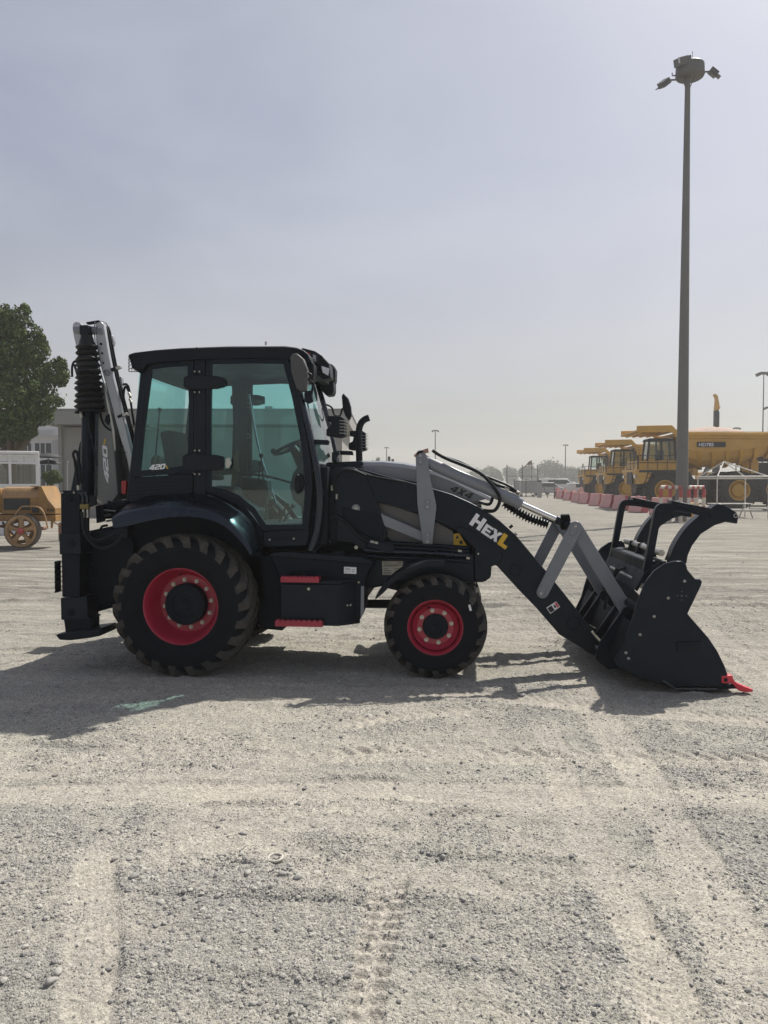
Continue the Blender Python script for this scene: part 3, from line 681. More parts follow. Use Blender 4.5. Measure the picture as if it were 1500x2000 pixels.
for x0, x1, y in ((674, 683, 1110), (674, 685, 1112.5), (675, 678, 1116), (681, 684, 1116), (687, 693, 1112), (687, 693, 1116)):
    lb.prism(P([(x0, y), (x1, y), (x1, y+.9), (x0, y+.9)], .3235), (0, .001, 0))
lb.build('label_printing', INK, tk)

# ---- rear fender (arched, with lip) near + far
fd_in = [(236, 1003), (250, 983), (285, 968), (330, 961), (378, 960), (410, 963), (440, 973), (468, 990), (490, 1012), (505, 1038), (512, 1067)]
fd_lip = [(219, 1012), (240, 1002), (284, 993), (330, 989), (372, 990), (404, 995), (434, 1006), (456, 1022), (474, 1042), (487, 1060), (494, 1076)]
fd_bot = [(221, 1031), (246, 1028), (290, 1017), (335, 1010), (372, 1009), (402, 1013), (430, 1023), (450, 1037), (467, 1054), (480, 1070), (488, 1084)]
A = crom(P(fd_in, .40), 4); B = crom(P(fd_lip, .05), 4); C = crom(P(fd_bot, .02), 4)
n = len(A); rows = []
for i in range(n):
    m1 = A[i].lerp(B[i], .35)+Vector((0, 0, .012)); m2 = A[i].lerp(B[i], .8)+Vector((0, 0, .014))
    rows.append([A[i], m1, m2, B[i], B[i].lerp(C[i], .18)+Vector((0, -.012, 0)), C[i], C[i]+Vector((0, .03, .0)), B[i]+Vector((0, .05, -.035)), m1-Vector((0, 0, .04)), A[i]-Vector((0, 0, .035))])
for mir in (0, 1):
    f = MB().loft(rows, close=True); k = 10
    f.f += [tuple(range(k)), tuple(range((n-1)*k, n*k))]
    if mir: f.v = [(x, 2*YC-y, z) for x, y, z in f.v]
    f.build('rear_fender', GLOSSB, BH, ang=40)
# inner wheel arch closing the cab behind the tyre
plate('wheel_arch', [(250, 985), (330, 963), (410, 965), (470, 992), (506, 1040), (512, 1090), (520, 1180), (440, 1190), (250, 1150), (225, 1040)], .46, .06, BLACKM, BH, .01, mirror=True)
plate('rear_body', [(235, 1010), (430, 1000), (480, 1060), (470, 1130), (240, 1130)], .56, 1.08, BLACKM, BH, .01)

# ---- cab
cab = part('cab')
CY0, CY1 = .36, 1.84
roof_o = [(253, 700), (253, 690), (262, 686), (300, 681), (350, 677), (440, 673.5), (555, 673), (578, 676), (592, 682), (601, 691), (604, 701), (598, 709), (588, 710), (575, 705), (556, 702), (470, 699), (380, 702), (300, 710), (285, 714), (280, 724), (270, 729), (258, 722)]
pts = P(roof_o, .30); wv = 1.60; rb = MB()
rows = []
for t, sc in ((0, .80), (.03, .95), (.10, 1.0), (.5, 1.03), (.9, 1.0), (.97, .95), (1, .80)):
    cz = sum(p.z for p in pts)/len(pts)
    rows.append([Vector((p.x, .30+wv*t, cz+(p.z-cz)*sc)) for p in pts])
rb.loft(rows, close=True); k = len(pts); rb.f += [tuple(range(k)), tuple(range(6*k, 7*k))]
rb.build('roof', BLACKM, cab, ang=30)
p = at(385, 681, .30); MB().cyl(p+Vector((0, -.012, 0)), p, .012, 10).build('roof_bolt', PLASTIC, cab)
for x in (518, 520): MB().cyl(at(x, 674, .9), at(x, 667, .9), .004, 6).build('roof_aerial', PLASTIC, cab)
plate('rear_light', [(255, 695), (268, 694), (272, 700), (270, 721), (262, 722), (257, 716)], .315, .10, AMBER, cab, .006)
m = MB()
for i in range(5): m.tube(P([(253, 694+i*6.5), (250.5, 696+i*6.5), (252, 700+i*6.5), (272, 700+i*6.5)], .296), .0035, 6)
for i in range(4): m.tube(P([(252.5+i*5.5, 692), (252+i*5.5, 726)], .296), .003, 6)
m.build('light_guard', PLASTIC, cab)
# roof front lamps
plate('front_lamp_housing', [(585, 690), (604, 700), (613, 712), (613, 733), (610, 742), (596, 744), (585, 732), (578, 716)], .40, .20, PLASTIC, cab, .012, mirror=True)
plate('roof_nose', [(572, 684), (598, 692), (612, 706), (612, 728), (600, 728), (588, 720), (574, 714)], .60, 1.0, PLASTIC, cab, .015)
plate('lamp_pod', [(588, 679), (613, 685), (630, 696), (643, 711), (645, 738), (630, 741), (617, 729), (600, 716)], .63, .22, PLASTIC, cab, .012)
plate('tail_lens', [(599, 687), (606, 690), (607, 701), (600, 700)], .615, .02, REDL, cab, .003)
plate('lamp_lens', [(611, 692), (617, 695), (617, 707), (610, 704)], .615, .02, LAMP, cab, .003)
plate('lamp_lens', [(626, 713), (643, 720), (641, 734), (630, 728)], .615, .012, LAMP, cab, .003)
plate('far_lamp_box', [(634, 706), (650, 712), (655, 722), (654, 744), (650, 752), (634, 754), (626, 742)], 1.62, .16, PLASTIC, cab, .012)
m = MB()
for i in range(5): m.tube(P([(594, 684+i*5.2), (612, 690+i*5.2), (624, 697+i*5)], .60), .003, 6)
m.tube(P([(592, 681), (615, 687), (629, 696), (626, 720)], .60), .006, 6); m.build('lamp_guard', PLASTIC, cab)
# posts (both sides)
def posts(name, pts, Y, th, mt=BLACK, bev=.012):
    for mir in (0, 1):
        b = MB().prism(P(pts, Y), (0, th, 0))
        if mir: b.v = [(x, 2*YC-y, z) for x, y, z in b.v]
        b.build(name, mt, cab, bev)
posts('rear_post', [(274, 722), (288, 712), (294, 712), (284, 770), (266, 925), (257, 976), (246, 985), (250, 940), (262, 840)], CY0, .09)
posts('centre_post', [(378, 700), (402, 700), (402, 970), (378, 965)], CY0-.015, .085)
# front post as a round curved tube
for mir in (0, 1):
    pth = [at(x, y, CY0+.04) for x, y in ((562, 700), (577, 745), (592, 805), (605, 860), (615, 905), (622, 945), (624, 985), (618, 1040), (606, 1075))]
    if mir: pth = [Vector((p.x, 2*YC-p.y, p.z)) for p in pth]
    MB().tube(crom(pth, 5), .042, 14).build('front_post', GLOSSB, cab)
plate('sill', [(402, 958), (440, 962), (470, 980), (495, 1010), (513, 1036), (604, 1034), (600, 1066), (514, 1068), (495, 1020), (460, 985), (402, 972)], CY0+.03, .10, BLACK, cab, .008, mirror=True)
plate('door_step_panel', [(512, 1037), (604, 1033), (599, 1066), (514, 1068)], CY0-.005, .05, BLACK, cab, .008, mirror=True)
plate('grab_slot', [(528, 1051), (576, 1048), (577, 1053), (530, 1056)], CY0-.012, .01, BLACKM, cab, .003)
for x, y in ((527, 1054), (574, 1052)):
    p = at(x, y, CY0-.012); MB().cyl(p+Vector((0, -.012, 0)), p, .009, 10).build('bolt', STEEL, cab)
# ring frames + panes
def ring(name, outer, inner, Y, th, mt, parent, mir=False):
    o3, i3 = P(outer, Y), P(inner, Y); n = len(o3); v = Vector((0, th, 0)); b = MB()
    b.add(o3+i3+[p+v for p in o3]+[p+v for p in i3], [])
    for i in range(n):
        j = (i+1) % n
        b.f += [(i, j, n+j, n+i), (2*n+i, 3*n+i, 3*n+j, 2*n+j), (i, 2*n+i, 2*n+j, j), (n+i, n+j, 3*n+j, 3*n+i)]
    if mir: b.v = [(x, 2*YC-y, z) for x, y, z in b.v]
    return b.build(name, mt, parent, .004)
q_out = [(287, 713), (330, 706), (378, 702), (378, 800), (378, 922), (320, 927), (262, 931), (272, 830)]
q_in = [(297, 722), (330, 717), (366, 715), (369, 800), (366, 908), (322, 915), (274, 919), (283, 830)]
d_out = [(402, 702), (480, 699), (562, 701), (582, 775), (598, 850), (607, 905), (610, 950), (602, 1034), (514, 1037), (492, 1003), (462, 976), (430, 962), (402, 960), (402, 830)]
d_in = [(413, 712), (480, 709), (553, 711), (570, 775), (585, 850), (592, 905), (596, 950), (590, 1024), (520, 1025), (498, 992), (466, 967), (434, 953), (412, 950), (412, 830)]
for mir in (0, 1):
    Yw = CY0-.01
    ring('quarter_window_frame', q_out, q_in, Yw, .03, BLACK, cab, mir)
    b = MB().prism(P(q_in, Yw+.012), (0, .005, 0))
    if mir: b.v = [(x, 2*YC-y, z) for x, y, z in b.v]
    b.build('quarter_window', TEAL, cab, ang=None)
    dr = part('door', BH) if not mir else part('far_door', BH)
    ring('door_frame', d_out, d_in, Yw-.012, .04, BLACK, dr, mir)
    b = MB().prism(P(d_in, Yw+.006), (0, .005, 0))
    if mir: b.v = [(x, 2*YC-y, z) for x, y, z in b.v]
    b.build('door_pane', TEAL, dr, ang=None)
    for (y0, y1, x0, x1) in ((733, 760, 358, 438), (887, 920, 356, 436)):
        pts = [(x0, y0+4), (x0+8, y0), (x1-16, y0+1), (x1, y0+5), (x1, y1-5), (x1-16, y1-1), (x0+8, y1), (x0, y1-4)]
        b = MB().prism(P(pts, Yw-.045), (0, .05, 0))
        for bx in (381, 390):
            for by in (y0-7, y1+6): b.box(at(bx, by, Yw-.01), (.03, .016, .035))
        if mir: b.v = [(x, 2*YC-y, z) for x, y, z in b.v]
        b.build('hinge', PLASTIC, dr, .008)
        if not mir:
            for bx in (381, 390):
                for by in (y0-7, y1+6):
                    p = at(bx, by, Yw-.02); MB().cyl(p+Vector((0, -.012, 0)), p, .008, 8).build('hinge_bolt', STEEL, dr)
    if not mir:
        plate('hinge_latch', [(440, 896), (448, 893), (452, 905), (447, 915), (440, 913)], Yw-.05, .02, STEEL, dr, .003)
        m = MB().prism(P([(578, 927), (584, 924), (590, 928), (593, 945), (588, 960), (580, 966), (575, 955), (574, 940)], Yw-.03), (0, .03, 0)); m.build('door_lock', PLASTIC, dr, .01)
        m = MB().prism(P([(581, 930), (586, 930), (586, 958), (581, 960)], Yw-.055), (0, .03, 0)); m.build('door_handle', PLASTIC, dr, .008)
        p = at(583, 927, Yw-.03); MB().cyl(p+Vector((0, -.012, 0)), p, .007, 8).build('bolt', STEEL, dr)
        # sheet filling the lower front corner of the door, inside
        plate('door_corner_panel', [(596, 900), (586, 905), (572, 925), (566, 950), (572, 975), (588, 990), (590, 1020), (594, 1024), (600, 950)], Yw+.02, .01, PLASTIC, dr, .004)
        MB().tube(P([(300, 720), (296, 700)], .3), .001, 4)
# louvred rear panel
plate('louvre_panel', [(266, 932), (376, 926), (376, 962), (330, 963), (285, 970), (252, 982), (258, 950)], CY0-.004, .05, BLACK, cab, .006)
for i in range(6):
    y0 = 937+i*6.2; xs = [258-i*1.2+t*(372-258+i*1.2)/5 for t in range(6)]
    if i > 4: xs = xs[:4]
    pth = [at(x, y0+ (372-x)*.0042*(i*12)/12*1.1 + (0 if i == 0 else ((372-x)/114.)**1.6*5), CY0-.006) for x in xs]
    m = MB()
    for a, b_ in zip(pth[:-1], pth[1:]): m.bar(a+Vector((0, -.004, 0)), b_+Vector((0, -.004, 0)), .022, .012)
    m.build('louvre', BLACK, cab)
# rear wall lower + floor + firewall, interior
plate('rear_wall', [(252, 932), (262, 930), (258, 985), (246, 985)], CY0+.09, CY1-CY0-.18, BLACKM, cab, .006)
rwx = [at(272, 728, CY0+.09), at(258, 930, CY0+.09)]
MB().prism([rwx[0], rwx[1], rwx[1]+Vector((0.006, 0, 0)), rwx[0]+Vector((.006, 0, 0))], (0, CY1-CY0-.18, 0)).build('rear_window', TEAL, cab, ang=None)
plate('floor', [(440, 1026), (606, 1026), (606, 1040), (440, 1040)], CY0+.06, CY1-CY0-.12, BLACKM, cab, .004)
plate('seat_base', [(262, 975), (420, 968), (470, 1000), (470, 1045), (262, 1045)], CY0+.12, CY1-CY0-.24, BLACKM, cab, .02)
plate('dash_wall', [(606, 915), (640, 912), (640, 1065), (600, 1065)], CY0+.08, CY1-CY0-.16, BLACKM, cab, .01)
# windscreen: bulged sheet
def ws_row(px, py, n=13):
    r = []
    for i in range(n):
        t = i/(n-1); y = CY0+.05+(CY1-CY0-.10)*t; p = at(px, py, CY0+.05); r.append(Vector((p.x+.035*math.sin(math.pi*t)**.7, y, p.z)))
    return r
m = MB().loft([ws_row(566, 706), ws_row(585, 770), ws_row(603, 840), ws_row(618, 908)])
m.build('windscreen', WSG, cab, fix=False)
MB().loft([ws_row(616, 903), ws_row(621, 915), ws_row(628, 960)]).build('windscreen_sill', PLASTIC, cab, fix=False)
MB().tube(crom(P([(598, 752), (601, 790), (612, 850), (624, 915)], .62), 4), .008, 8).build('wiper_arm', PLASTIC, cab)
# interior
it = part('cab_interior')
def seat(cx, cy, sgn, Y):
    c = at(cx, cy, Y)
    m = MB().box(c, (.50, .50, .13)).box(c+Vector((-sgn*.24, 0, .33)), (.12, .48, .62), Euler((0, R(-10*sgn), 0)).to_matrix()).box(c+Vector((0, -.28, .16)), (.34, .07, .06)).box(c+Vector((0, .28, .16)), (.34, .07, .06)).box(c+Vector((0, 0, -.18)), (.34, .34, .24))
    return m.build('seat', SEAT, it, .04, seg=3)
seat(392, 962, 1, YC)
sc_ = at(571, 872, YC-.12); rot = Euler((0, R(-24), 0)).to_matrix(); m = MB()
rp = [sc_+rot@Vector((math.cos(a)*.20, math.sin(a)*.20, 0)) for a in np.linspace(0, 2*math.pi, 33)]
m.tube(rp, .017, 8, cap=False)
for a in (0.4, 2.5, 4.6): m.bar(sc_, sc_+rot@Vector((math.cos(a)*.19, math.sin(a)*.19, 0)), .03, .012)
m.ball(sc_+rot@Vector((-.19, -.05, .03)), .03); m.ball(sc_, .045); m.build('steering_wheel', PLASTIC, it)
MB().tube([sc_, at(600, 915, YC-.12), at(614, 1010, YC-.12)], [.04, .09, .12], 12).build('steering_column', PLASTIC, it)
plate('instrument_pod', [(584, 872), (602, 868), (612, 905), (596, 912), (586, 895)], YC-.25, .24, PLASTIC, it, .02)
plate('side_console', [(470, 930), (520, 936), (524, 965), (500, 1024), (470, 1024)], 1.42, .22, PLASTIC, it, .02)
plate('lever_console', [(322, 930), (372, 925), (376, 985), (322, 985)], 1.3, .3, PLASTIC, it, .02)
for (x0, y0, x1, y1, Y) in ((500, 985, 508, 905, 1.25), (520, 1000, 510, 890, 1.35), (545, 1020, 560, 985, 1.0), (552, 1022, 572, 988, 1.2), (340, 930, 335, 860, 1.2), (352, 930, 356, 868, 1.4), (300, 935, 312, 800, 1.75)):
    m = MB().tube([at(x0, y0, Y), at(x1, y1, Y)], .009, 8); m.ball(at(x1, y1, Y), .025); m.build('lever', PLASTIC, it)
m = MB().tube(crom(P([(430, 918), (476, 924), (530, 932), (570, 943)], .52), 4), .012, 8); m.build('door_bar', PLASTIC, it)
MB().tube(crom(P([(486, 770), (500, 850), (512, 900), (540, 985), (552, 1020)], 1.72), 4), .012, 8).build('grab_rail', CHROME, it)
plate('seat_belt', [(455, 895), (463, 880), (466, 920), (455, 965), (450, 960)], .8, .04, mat('brown_trim', (0.10, 0.045, 0.015), .7, var=.2), it, .004)
plate('heater_box', [(420, 948), (456, 952), (466, 990), (440, 980)], .62, .3, PLASTIC, it, .02)
for y in (792, 852):
    p = at(484, y, CY1-.04); MB().lathe([(0, .030), (-.012, .032), (-.012, .026), (0, .024)], p, 20).build('trim_ring', GREY, it)
p = at(310, 902, 1.3); MB().lathe([(-.05, .001), (-.05, .07), (.05, .07), (.05, .001)], p, 18).build('warning_drum', mat('dull_orange', (.18, .05, .02), .5, var=.2), it)
# model number on the quarter pane
m = MB()
for i, ch_ in enumerate('420'):
    x0 = 291+i*10.2; glyph(m, ch_, (x0, 918.5-i*.9), (x0+9.4, 917.7-i*.9), (x0+3.0, 908-i*.9), CY0-.018)
m.build('number_lettering', WHITE, BH)
m = MB(); m.prism(P([(323, 909), (325, 909), (329, 916), (327, 916)], CY0-.018), (0, .002, 0)); m.build('number_slash', YEL, BH)
# mirrors
def mirror(name, pts, Y, th, arm):
    plate(name, pts, Y, th, PLASTIC if name != 'mirror' else MATS['grey_plastic'], BH, .016)
    MB().tube(crom(P(arm, Y+th*.5), 5), .011, 8).build('mirror_arm', PLASTIC, BH)
mat('grey_plastic', (0.055, 0.055, 0.057), .5, var=.15)
mirror('mirror', [(566, 698), (570, 690), (580, 690), (592, 700), (600, 722), (600, 742), (597, 760), (588, 765), (578, 758), (568, 725)], .14, .10, [(602, 729), (608, 733), (604, 742), (611, 748), (609, 766), (605, 775)])
mirror('far_mirror', [(667, 774), (670, 767), (680, 778), (685, 795), (686, 812), (681, 822), (674, 812), (669, 798)], 1.95, .08, [(637, 790), (648, 796), (653, 810), (664, 812), (669, 798), (676, 798)])
plate('mirror_bracket', [(594, 764), (608, 762), (611, 784), (601, 788), (594, 784)], .34, .06, PLASTIC, BH, .008)
plate('lamp_bracket', [(597, 858), (640, 859), (643, 862), (641, 869), (597, 867)], .42, .05, BLACK, BH, .005)
# headlamps on brackets
def headlamp(cx, cy, Y, s):
    h = part('headlamp')
    plate('housing', [(cx-18*s, cy-22*s), (cx+8*s, cy-22*s), (cx+15*s, cy-17*s), (cx+15*s, cy+17*s), (cx+6*s, cy+20*s), (cx-20*s, cy+17*s), (cx-20*s, cy+4*s), (cx-12*s, cy), (cx-10*s, cy-10*s), (cx-18*s, cy-12*s)], Y, .20*s, PLASTIC, h, .008)
    p0, p1 = at(cx+15.3*s, cy-15*s, Y+.1*s), at(cx+15.3*s, cy+15*s, Y+.1*s)
    MB().box((p0+p1)/2+Vector((.004, 0, 0)), (.012, .17*s, (p0.z-p1.z))).build('lens', LAMP, h, .003)
    m = MB()
    for i in range(5):
        z = p1.z+(p0.z-p1.z)*(i+.3)/5
        m.tube([(p0.x-.03, Y-.006, z), (p0.x+.022, Y-.006, z-.002), (p0.x+.022, Y+.2*s+.006, z-.002)], .0035, 6)
    m.build('guard', STEEL, h)
    return h
headlamp(657, 834, .62, 1.0); headlamp(700, 862, 1.50, .95)
plate('lamp_foot', [(648, 883), (662, 881), (662, 888), (658, 890), (657, 902), (648, 902), (648, 890)], .66, .08, BLACK, BH, .004)
plate('lamp_foot', [(659, 880), (688, 881), (690, 889), (659, 888)], 1.45, .06, BLACK, BH, .004)
# cowl + exhaust
plate('cowl', [(637, 903), (708, 900), (716, 924), (716, 960), (660, 1010), (640, 1060), (628, 1060)], .70, .80, BLACK, BH, .015)
MB().tube(crom([at(x, y, 1.0) for x, y in ((702, 905), (701, 870), (701, 842), (705, 827), (713, 819), (721, 816))], 5), [.034]*4+[.034]*22, 16).build('exhaust_stack', PLASTIC, BH)
# ---- hood
HY0, HY1 = .70, 1.50
hood_side = [(704, 900.5), (747, 900), (787, 904), (815, 909), (850, 919), (885, 932), (920, 950), (948, 964), (961, 971), (948, 975), (924, 981), (905, 990), (880, 1000), (780, 985), (715, 960)]
p3 = P(hood_side, HY0); rows = []
for t, dz in ((0, -.045), (.03, -.012), (.12, 0), (.5, .012), (.88, 0), (.97, -.012), (1, -.045)):
    y = HY0+(HY1-HY0)*t; rr = []
    for i, p in enumerate(p3):
        top = i < 9
        rr.append(Vector((p.x, y, p.z+(dz if top else 0))))
    rows.append(rr)
h = MB().loft(rows, close=True); k = len(p3); h.f += [tuple(range(k)), tuple(range(6*k, 7*k))]
hood = h.build('hood', GREY, BH, ang=32)
m = MB()
for i, ch_ in enumerate('4X4'):
    o = (876.5+i*14.2, 957.5+i*6.0); glyph(m, ch_, o, (o[0]+12.6, o[1]+5.3), (o[0]+9.5, o[1]-9.5), HY0-.003)
m.build('hood_lettering', INK, BH)
plate('hood_slot', link_pts(781, 939, 812, 945, 3, 3.6), HY0-.004, .004, BLACKM, BH, .001)
mesh_m = MB()
for i in range(9):
    for j in range(2): mesh_m.cyl(at(789+i*2.8, 940.5+i*.55+j*2.6, HY0-.008), at(789+i*2.8, 940.5+i*.55+j*2.6, HY0-.004), .004, 6)
mesh_m.build('slot_mesh', STEEL, BH)
plate('engine_side', [(712, 940), (880, 985), (900, 1000), (930, 1040), (930, 1075), (720, 1075), (716, 1000)], HY0+.05, HY1-HY0-.1, BLACKM, BH, .01)
# mesh of the grille ahead of the engine
plate('grille', [(905, 985), (938, 973), (942, 1000), (920, 1030), (896, 1010)], HY0+.06, HY1-HY0-.12, BLACKM, BH, .006)
gm_ = MB()
for i in range(10):
    for j in range(14):
        x = 924+i*1.9-j*.2; y = 976+j*3.0
        gm_.box(at(x, y, HY0+.056), (.005, .004, .008))
gm_.build('grille_mesh', STEEL, BH)
plate('engine_panel', [(733, 979), (780, 990), (830, 1006), (884, 1036), (893, 1062), (906, 1066), (765, 1057), (754, 1048), (746, 1022)], .665, .03, mat('grey_panel_paint', (0.10, 0.10, 0.103), .42, var=.08, scale=3, dust=.05), BH, .008)
plate('warning_label', [(886, 1043), (897, 1041), (912, 1066), (886, 1064)], .66, .003, YEL, BH, .001)
m = MB(); m.prism(P([(889, 1052), (893, 1045), (897, 1052)], .658), (0, .001, 0)); m.prism(P([(896, 1057), (903, 1055), (904, 1062), (899, 1063)], .658), (0, .001, 0)); m.prism(P([(888, 1055), (893, 1055), (893, 1056), (888, 1056)], .658), (0, .001, 0)); m.build('warning_print', INK, BH)
# ---- dark frame ahead of the cab
plate('loader_tower', [(640, 925), (650, 914), (690, 912), (716, 930), (740, 990), (756, 1040), (752, 1060), (712, 1078), (690, 1062), (650, 1058), (632, 1070), (636, 1000)], .56, .06, BLACK, BH, .012, mirror=True)
plate('tower_web', [(668, 990), (740, 1005), (752, 1042), (736, 1056), (700, 1040), (672, 1012)], .548, .012, BLACKM, BH, .006)
p = at(696, 1069, .55); MB().cyl(p+Vector((0, -.02, 0)), p, .018, 12).build('bolt', STEEL, BH)

# ---- loader arms
AY = .58
arm_top = [(651, 936), (655, 922), (665, 914), (680, 911.5), (700, 914), (716, 919), (755, 930), (800, 942), (845, 954), (882, 965), (920, 982), (949, 998), (976, 1017), (1008, 1046), (1040, 1084), (1067, 1116), (1093, 1148), (1120, 1182), (1144, 1214), (1166, 1240), (1172, 1254), (1166, 1276), (1158, 1280)]
arm_bot = [(1130, 1262), (1093, 1240), (1048, 1188), (1013, 1152), (971, 1106), (930, 1070), (891, 1037), (860, 1022), (821, 1006), (775, 991), (733, 980), (695, 968), (670, 962), (655, 950)]
def arm_obj(mir):
    p3 = P(arm_top+arm_bot, AY); b = MB().prism(p3, (0, .11, 0))
    if mir: b.v = [(x, 2*YC-y, z) for x, y, z in b.v]
    return b.build('loader_arm', BLACK, BH, .012, seg=3)
arm_obj(0); arm_obj(1)
def pin(x, y, Y, r, d, mt=BLACK, name='pin'):
    p = at(x, y, Y); return MB().cyl(p+Vector((0, -d, 0)), p+Vector((0, .01, 0)), r, 20).build(name, mt, BH, .003)
pin(671, 941, AY, .075, .015); pin(671, 941, AY-.015, .05, .008)
plate('arm_doubler', [(891, 1036), (894, 1030), (901, 1028), (915, 1033), (940, 1049), (974, 1072), (981, 1082), (981, 1092), (972, 1102), (949, 1111), (940, 1111), (934, 1104), (928, 1072), (918, 1062)], AY-.022, .022, BLACK, BH, .006)
for (x, y) in ((942, 1099), (968, 1062)): pin(x, y, AY-.022, .016, .004)
p = at(934, 1081.5, AY-.02); MB().cyl(p+Vector((0, -.01, 0)), p, .009, 10).build('bolt', STEEL, BH)
for (x, y, r) in ((1007, 1113.5, .062), (1119.5, 1217, .068)):
    p = at(x, y, AY); MB().lathe([(.002, r), (-.008, r), (-.010, r-.004), (-.010, r-.014), (-.008, r-.017), (.002, r-.017)], p, 40).build('pin_ring', BLACKM, BH)
for i, (x, y) in enumerate(((995, 1031), (1005, 1045))): MB().cyl(at(x, y, AY+.05), at(x+6-i*2, y-5+i*2, AY+.05), .014, 8).build('hose_clip', PLASTIC if i == 0 else STEEL, BH)
# torque tube between arms
MB().cyl(at(1007, 1113, AY+.1), at(1007, 1113, AY+.1)+Vector((0, 2*(YC-AY)-.2, 0)), .06, 18).build('torque_tube', BLACK, BH)
# lettering on the arm
LY = AY-.003
m = MB(); glyph(m, 'H', (916, 1023.3), (936.5, 1037.2), (930.5, 1002), LY); glyph(m, 'E', (939, 1039.5), (953.5, 1049.4), (950.5, 1022.5), LY); glyph(m, 'X', (953, 1048.8), (970, 1060.5), (965.2, 1031.5), LY)
m.build('arm_lettering', WHITE, BH)
m = MB(); glyph(m, 'L', (970.5, 1062), (987, 1073.3), (984.5, 1040.8), LY); m.build('arm_lettering', YEL, BH)
plate('arm_label', [(1067, 1187), (1086, 1174.5), (1094, 1185), (1075, 1199)], LY, .002, WHITE, BH, .0)
m = MB(); m.prism(P([(1069, 1188), (1077, 1182.7), (1083.5, 1192), (1075.5, 1197)], LY-.001), (0, .001, 0)); m.prism(P([(1081, 1183), (1084, 1181), (1087, 1186), (1084, 1188)], LY-.001), (0, .001, 0)); m.build('label_print', INK, BH)
m = MB(); m.prism(P([(1083, 1178), (1086, 1176), (1092.5, 1184.5), (1089, 1187)], LY-.001), (0, .001, 0)); m.build('label_print', TOOTH, BH)

# ---- grey levers and links
def both(name, pts, Y, th, mt, bev=.006):
    for mir in (0, 1):
        b = MB().prism(P(pts, Y), (0, th, 0))
        if mir: b.v = [(x, 2*YC-y, z) for x, y, z in b.v]
        b.build(name, mt, BH, bev)
BY = .52
lever_pts = arc(822, 889, 10, 190, 350, 8)+[(836, 900), (841, 937), (852, 985), (852, 995), (845, 1054)]+arc(835, 1058, 10, 0, 180, 8)+[(825, 1054), (815, 985), (812, 900)]
both('tilt_lever', lever_pts, BY, .045, GREY)
for x, y in ((821, 890), (835, 1058), (835, 990)):
    dy = 7 if y != 1058 else -6
    plate('pin_keeper', link_pts(x, y, x, y+13*(1 if y < 1000 else -1) if y != 990 else y-10, 5.5, 4.5), BY-.010, .010, GREY, BH, .003)
    pin(x, y, BY-.01, .012, .006, STEEL); pin(x, y+13*(1 if y < 1000 else -1) if y != 990 else y-10, BY-.01, .008, .006, STEEL, 'bolt')
plate('lever_cap', [(808, 889), (816, 882), (836, 875), (837, 884), (826, 884), (810, 893)], BY, .10, mat('scuffed_primer', (0.30, 0.17, 0.14), .6, var=.3, scale=20), BH, .003)
both('level_link', link_pts(695, 993, 829, 1050, 10.5, 9.5), BY+.045, .05, GREY, .008)
pin(695, 993, BY+.045, .018, .008, STEEL)
plate('link_washer', arc(695, 993, 8, 0, 345, 18), BY+.038, .008, GREY, BH, .002)
# bucket cylinder (grey barrel, chrome rod)
CYY = .60
for mir in (0, 1):
    Yq = CYY if not mir else 2*YC-CYY
    q = lambda x, y: Vector((at(x, y, CYY).x, Yq, at(x, y, CYY).z))
    MB().tube([q(830, 900), q(838, 904), q(1016, 983), q(1019, 984.5)], [.045, .057, .057, .05], 22).build('cylinder_barrel', GREY, BH)
    MB().cyl(q(1016, 983), q(1094, 1018), .026, 16).build('cylinder_rod', CHROME, BH)
    MB().cyl(q(1085, 1014), q(1112, 1026), .04, 16).build('rod_eye', BLACK, BH)
    if not mir:
        MB().tube(crom([q(845, 880)+Vector((0, -.05, 0)), q(870, 895)+Vector((0, -.06, 0)), q(930, 920)+Vector((0, -.06, 0)), q(958, 944)+Vector((0, -.07, 0)), q(975, 972)+Vector((0, -.08, 0)), q(966, 996)+Vector((0, -.06, 0)), q(945, 997)+Vector((0, 0, 0))], 5), .017, 10).build('hose', HOSE, BH)
        MB().tube(crom([q(870, 893), q(905, 905), q(940, 925), q(965, 945), q(985, 952), q(1005, 960)], 5), .013, 8).build('hose', HOSE, BH)
        MB().tube(crom([q(940, 927), q(985, 945), q(1005, 957), q(1012, 968)], 5), .012, 8).build('hose', HOSE, BH)
        MB().tube(crom([q(935, 980), q(955, 985), q(962, 972), q(962, 958)], 5), .015, 8).build('hose', HOSE, BH)
        for x, y in ((870, 896), (1013, 962), (1010, 968), (990, 955)): MB().box(q(x, y)+Vector((0, -.05 if x < 900 else 0, 0)), (.05, .03, .024), Euler((0, R(25), 0)).to_matrix()).build('hose_fitting', STEEL, BH, .004)
# spiral wrapped hose under the rod, saw-tooth look
m = MB(); pth = [at(985+t*85, 982+t*41+6*math.sin(t*3.1), .72) for t in np.linspace(0, 1, 46)]
m.tube(pth, [(.030 if i % 3 else .055) for i in range(46)], 8); m.build('wrapped_hose', HOSE, BH)
m = MB(); c = at(1104, 1020, .62)
for i in range(9):
    m.lathe([(-.008, .050), (0, .075+.006*(i % 2)), (.008, .050)], c+Vector((-.04+.01*i, .004*i, .0)), 24, 'X')
m.build('hose_bundle', HOSE, BH)
# front links (pairs)
both('tilt_link', link_pts(1125, 1031, 1060, 1157, 13, 12), .50, .045, GREY, .006)
both('bucket_link', link_pts(1125, 1031, 1226, 1196, 13, 13), .56, .045, GREY, .006)
for x, y in ((1124, 1028), (1057, 1159)):
    plate('pin_keeper', link_pts(x, y, x-6 if y < 1100 else x+5, y+13 if y < 1100 else y-12, 7, 5.5), .492, .008, GREY, BH, .003)
    pin(x, y, .492, .014, .006, STEEL)

